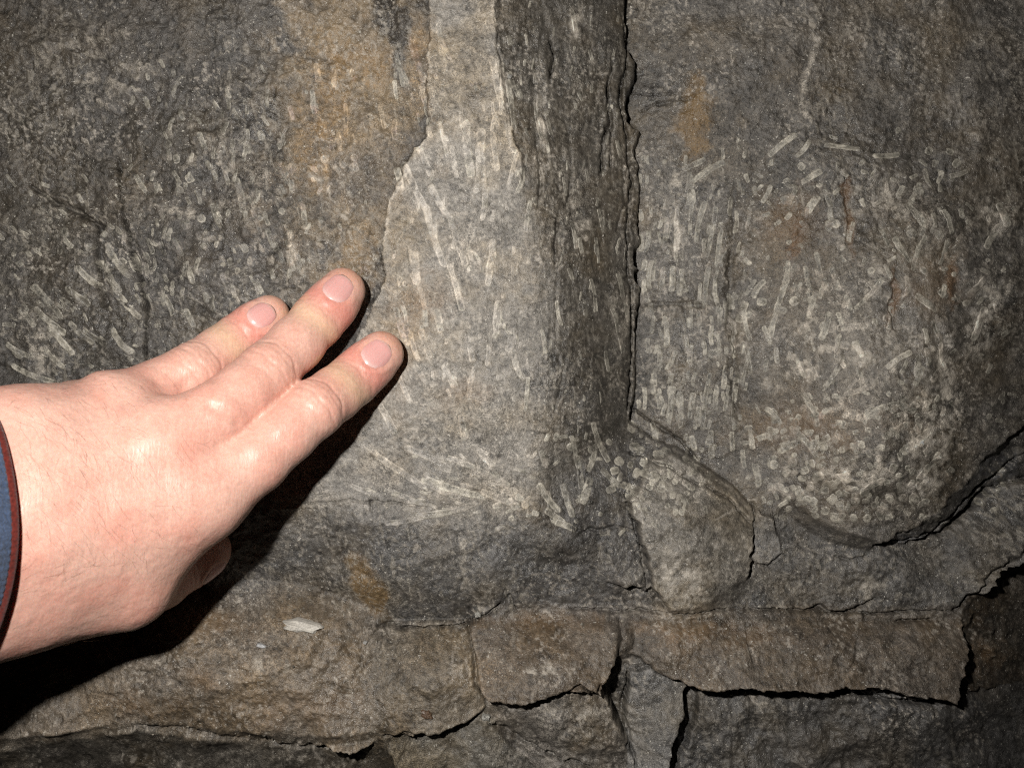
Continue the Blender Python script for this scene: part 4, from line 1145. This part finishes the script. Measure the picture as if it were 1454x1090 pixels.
# fine hairs on the back of the hand and wrist
hair_m, nt, b = new_mat("hair")
b.inputs['Base Color'].default_value = (0.16, 0.09, 0.05, 1)
b.inputs['Roughness'].default_value = 0.5
HV_, HF_ = [], []
facing = (hn @ TOCAM)
hr = np.random.default_rng(5)
u_, v_ = uvw[:, 0], uvw[:, 1]
wgt = (facing > 0.1) * ((u_ < 300) & (u_ > 15)) * np.clip(1.25 - u_ / 260, 0.12, 1) * np.clip(1.6 - np.abs(v_ - 640) / 180, 0.1, 1)
pick = hr.choice(len(hv), 380, replace=False, p=wgt / wgt.sum())
for i in pick:
    base_dir = np.array([0.62, -0.1, -0.78]) + 0.28 * hr.normal(size=3)
    if v_[i] > 800:
        base_dir = np.array([0.95, 0.0, 0.15]) + 0.2 * hr.normal(size=3)
    n_ = hn[i].astype(float)
    t_ = unit(base_dir - n_ * (base_dir @ n_))
    side_ = np.cross(n_, t_) * hr.normal() * 0.25
    L_ = hr.uniform(0.003, 0.0085)
    for k in range(5):
        w_ = k / 4
        p = hv[i] + t_ * L_ * w_ + side_ * L_ * w_ * w_ + n_ * (0.0001 + L_ * (0.20 * w_ - 0.12 * w_ * w_))
        rd = 0.000018 * (1.0 - 0.75 * w_)
        sv_ = np.cross(n_, t_)
        HV_ += [p + sv_ * rd, p - 0.5 * sv_ * rd + 0.87 * n_ * rd, p - 0.5 * sv_ * rd - 0.87 * n_ * rd]
        if k:
            q0 = len(HV_) - 6
            HF_ += [(q0 + a_, q0 + (a_ + 1) % 3, q0 + 3 + (a_ + 1) % 3, q0 + 3 + a_) for a_ in range(3)]
hair = mesh_from("hair", np.array(HV_), np.array(HF_), hair_m, hand)
hair["kind"] = "stuff"

# ------------------------------------------------------------------ the sleeve with its red-edged cuff
m, nt, b = new_mat("blue_knit")
tc = nd(nt, 'ShaderNodeTexCoord'); at = nd(nt, 'ShaderNodeAttribute', attribute_name="Col")
n1 = noise_node(nt, tc.outputs['Object'], 1500, 3, 0.6)
r1 = ramp(nt, n1.outputs[0], [(0.3, 0.55), (0.7, 1.5)])
c = mixc(nt, 'MULTIPLY', 1.0, at.outputs['Color'], r1.outputs[0])
nt.links.new(c, b.inputs['Base Color'])
b.inputs['Roughness'].default_value = 0.9
b.inputs['Sheen Weight'].default_value = 0.25
b.inputs['Specular IOR Level'].default_value = 0.15
bp = nd(nt, 'ShaderNodeBump'); bp.inputs['Strength'].default_value = 0.8; bp.inputs['Distance'].default_value = 0.0005
nt.links.new(n1.outputs[0], bp.inputs['Height']); nt.links.new(bp.outputs[0], b.inputs['Normal'])
M_KNIT = m

def tube(c0, c1, s_list, r_of, th0=0.0, n=220):
    axd = unit(c1 - c0)
    up = unit(np.array([0, 0, 1.0]) - axd * axd[2])
    sd = np.cross(axd, up)
    th = np.linspace(0, 2 * np.pi, n, endpoint=False)
    V_ = []
    for s in s_list:
        ra, rb = r_of(s, th)
        V_.append(c0 + axd * s + (np.cos(th) * ra)[:, None] * up + (np.sin(th) * rb)[:, None] * sd)
    V_ = np.array(V_)
    L_ = len(s_list)
    idx = np.arange(L_ * n).reshape(L_, n)
    fc = np.stack([idx[:-1], np.roll(idx[:-1], -1, 1), np.roll(idx[1:], -1, 1), idx[1:]], -1).reshape(-1, 4)
    return V_.reshape(-1, 3), fc, np.tile(th, L_)

C0 = P3(-66.0, 750.0, 0.071); C1 = P3(-330.0, 770.0, 0.105)
def cuff_r(s, th):
    fold = (0.0004 + 0.02 * max(s, 0)) * np.sin(th * 3 + 0.7 + s * 40) + (0.0002 + 0.015 * max(s, 0)) * np.sin(th * 7 + s * 90)
    grow = 0.05 * max(s, 0) + 0.0026 * sstep(0.0, 0.02, s)
    return 0.0384 + grow + fold, 0.0320 + grow + fold
sl = np.concatenate([np.linspace(0.0008, 0.06, 70), np.linspace(0.065, 0.30, 40)])
def sleeve_r(s, th):
    ra, rb = cuff_r(s, th)
    rib = 0.00022 * np.abs(np.sin(th * 62)) + 0.0008 * sstep(0.0, 0.006, s)
    return ra + rib, rb + rib
V_, fc, th = tube(C0, C1, sl, sleeve_r, n=496)
ribc = 0.88 + 0.16 * np.abs(np.sin(th * 62))
c = np.array([0.046, 0.074, 0.140])[None] * ribc[:, None] * (1 + 0.15 * n3(V_, 300, 41))[:, None]
sleeve = mesh_from("sleeve", V_, fc, M_KNIT, person, True, {"Col": c})
sleeve["label"] = "blue knitted jacket sleeve with a dark red edge"
so = sleeve.modifiers.new("thickness", 'SOLIDIFY'); so.thickness = 0.0014; so.offset = -1
# trim: a rolled edge
def trim_pts():
    prof = np.linspace(0, 2 * np.pi, 10, endpoint=False)
    n = 260
    thv = np.linspace(0, 2 * np.pi, n, endpoint=False)
    axd = unit(C1 - C0); up = unit(np.array([0, 0, 1.0]) - axd * axd[2]); sd = np.cross(axd, up)
    V2 = []
    for a in prof:
        s = 0.0002 + 0.0010 * math.cos(a)
        ra, rb = cuff_r(0.0, thv)
        o_ = 0.0008 * math.sin(a) + 0.0001 + 0.00012 * np.sin(thv * 130)
        V2.append(C0 + axd * s + (np.cos(thv) * (ra + o_))[:, None] * up + (np.sin(thv) * (rb + o_))[:, None] * sd)
    V2 = np.array(V2)
    idx = np.arange(10 * n).reshape(10, n)
    nx_ = np.roll(idx, -1, 0)
    fc2 = np.stack([idx, np.roll(idx, -1, 1), np.roll(nx_, -1, 1), nx_], -1).reshape(-1, 4)
    return V2.reshape(-1, 3), fc2
V2, fc2 = trim_pts()
c2 = np.array([0.085, 0.012, 0.008])[None] * (1 + 0.25 * n3(V2, 500, 45))[:, None]  # red darkened in the colour for the shadow at the cuff
trim = mesh_from("cuff_trim", V2, fc2, M_KNIT, sleeve, True, {"Col": np.clip(c2, 0.005, 1)})
trim["label"] = "dark red edging of the cuff"
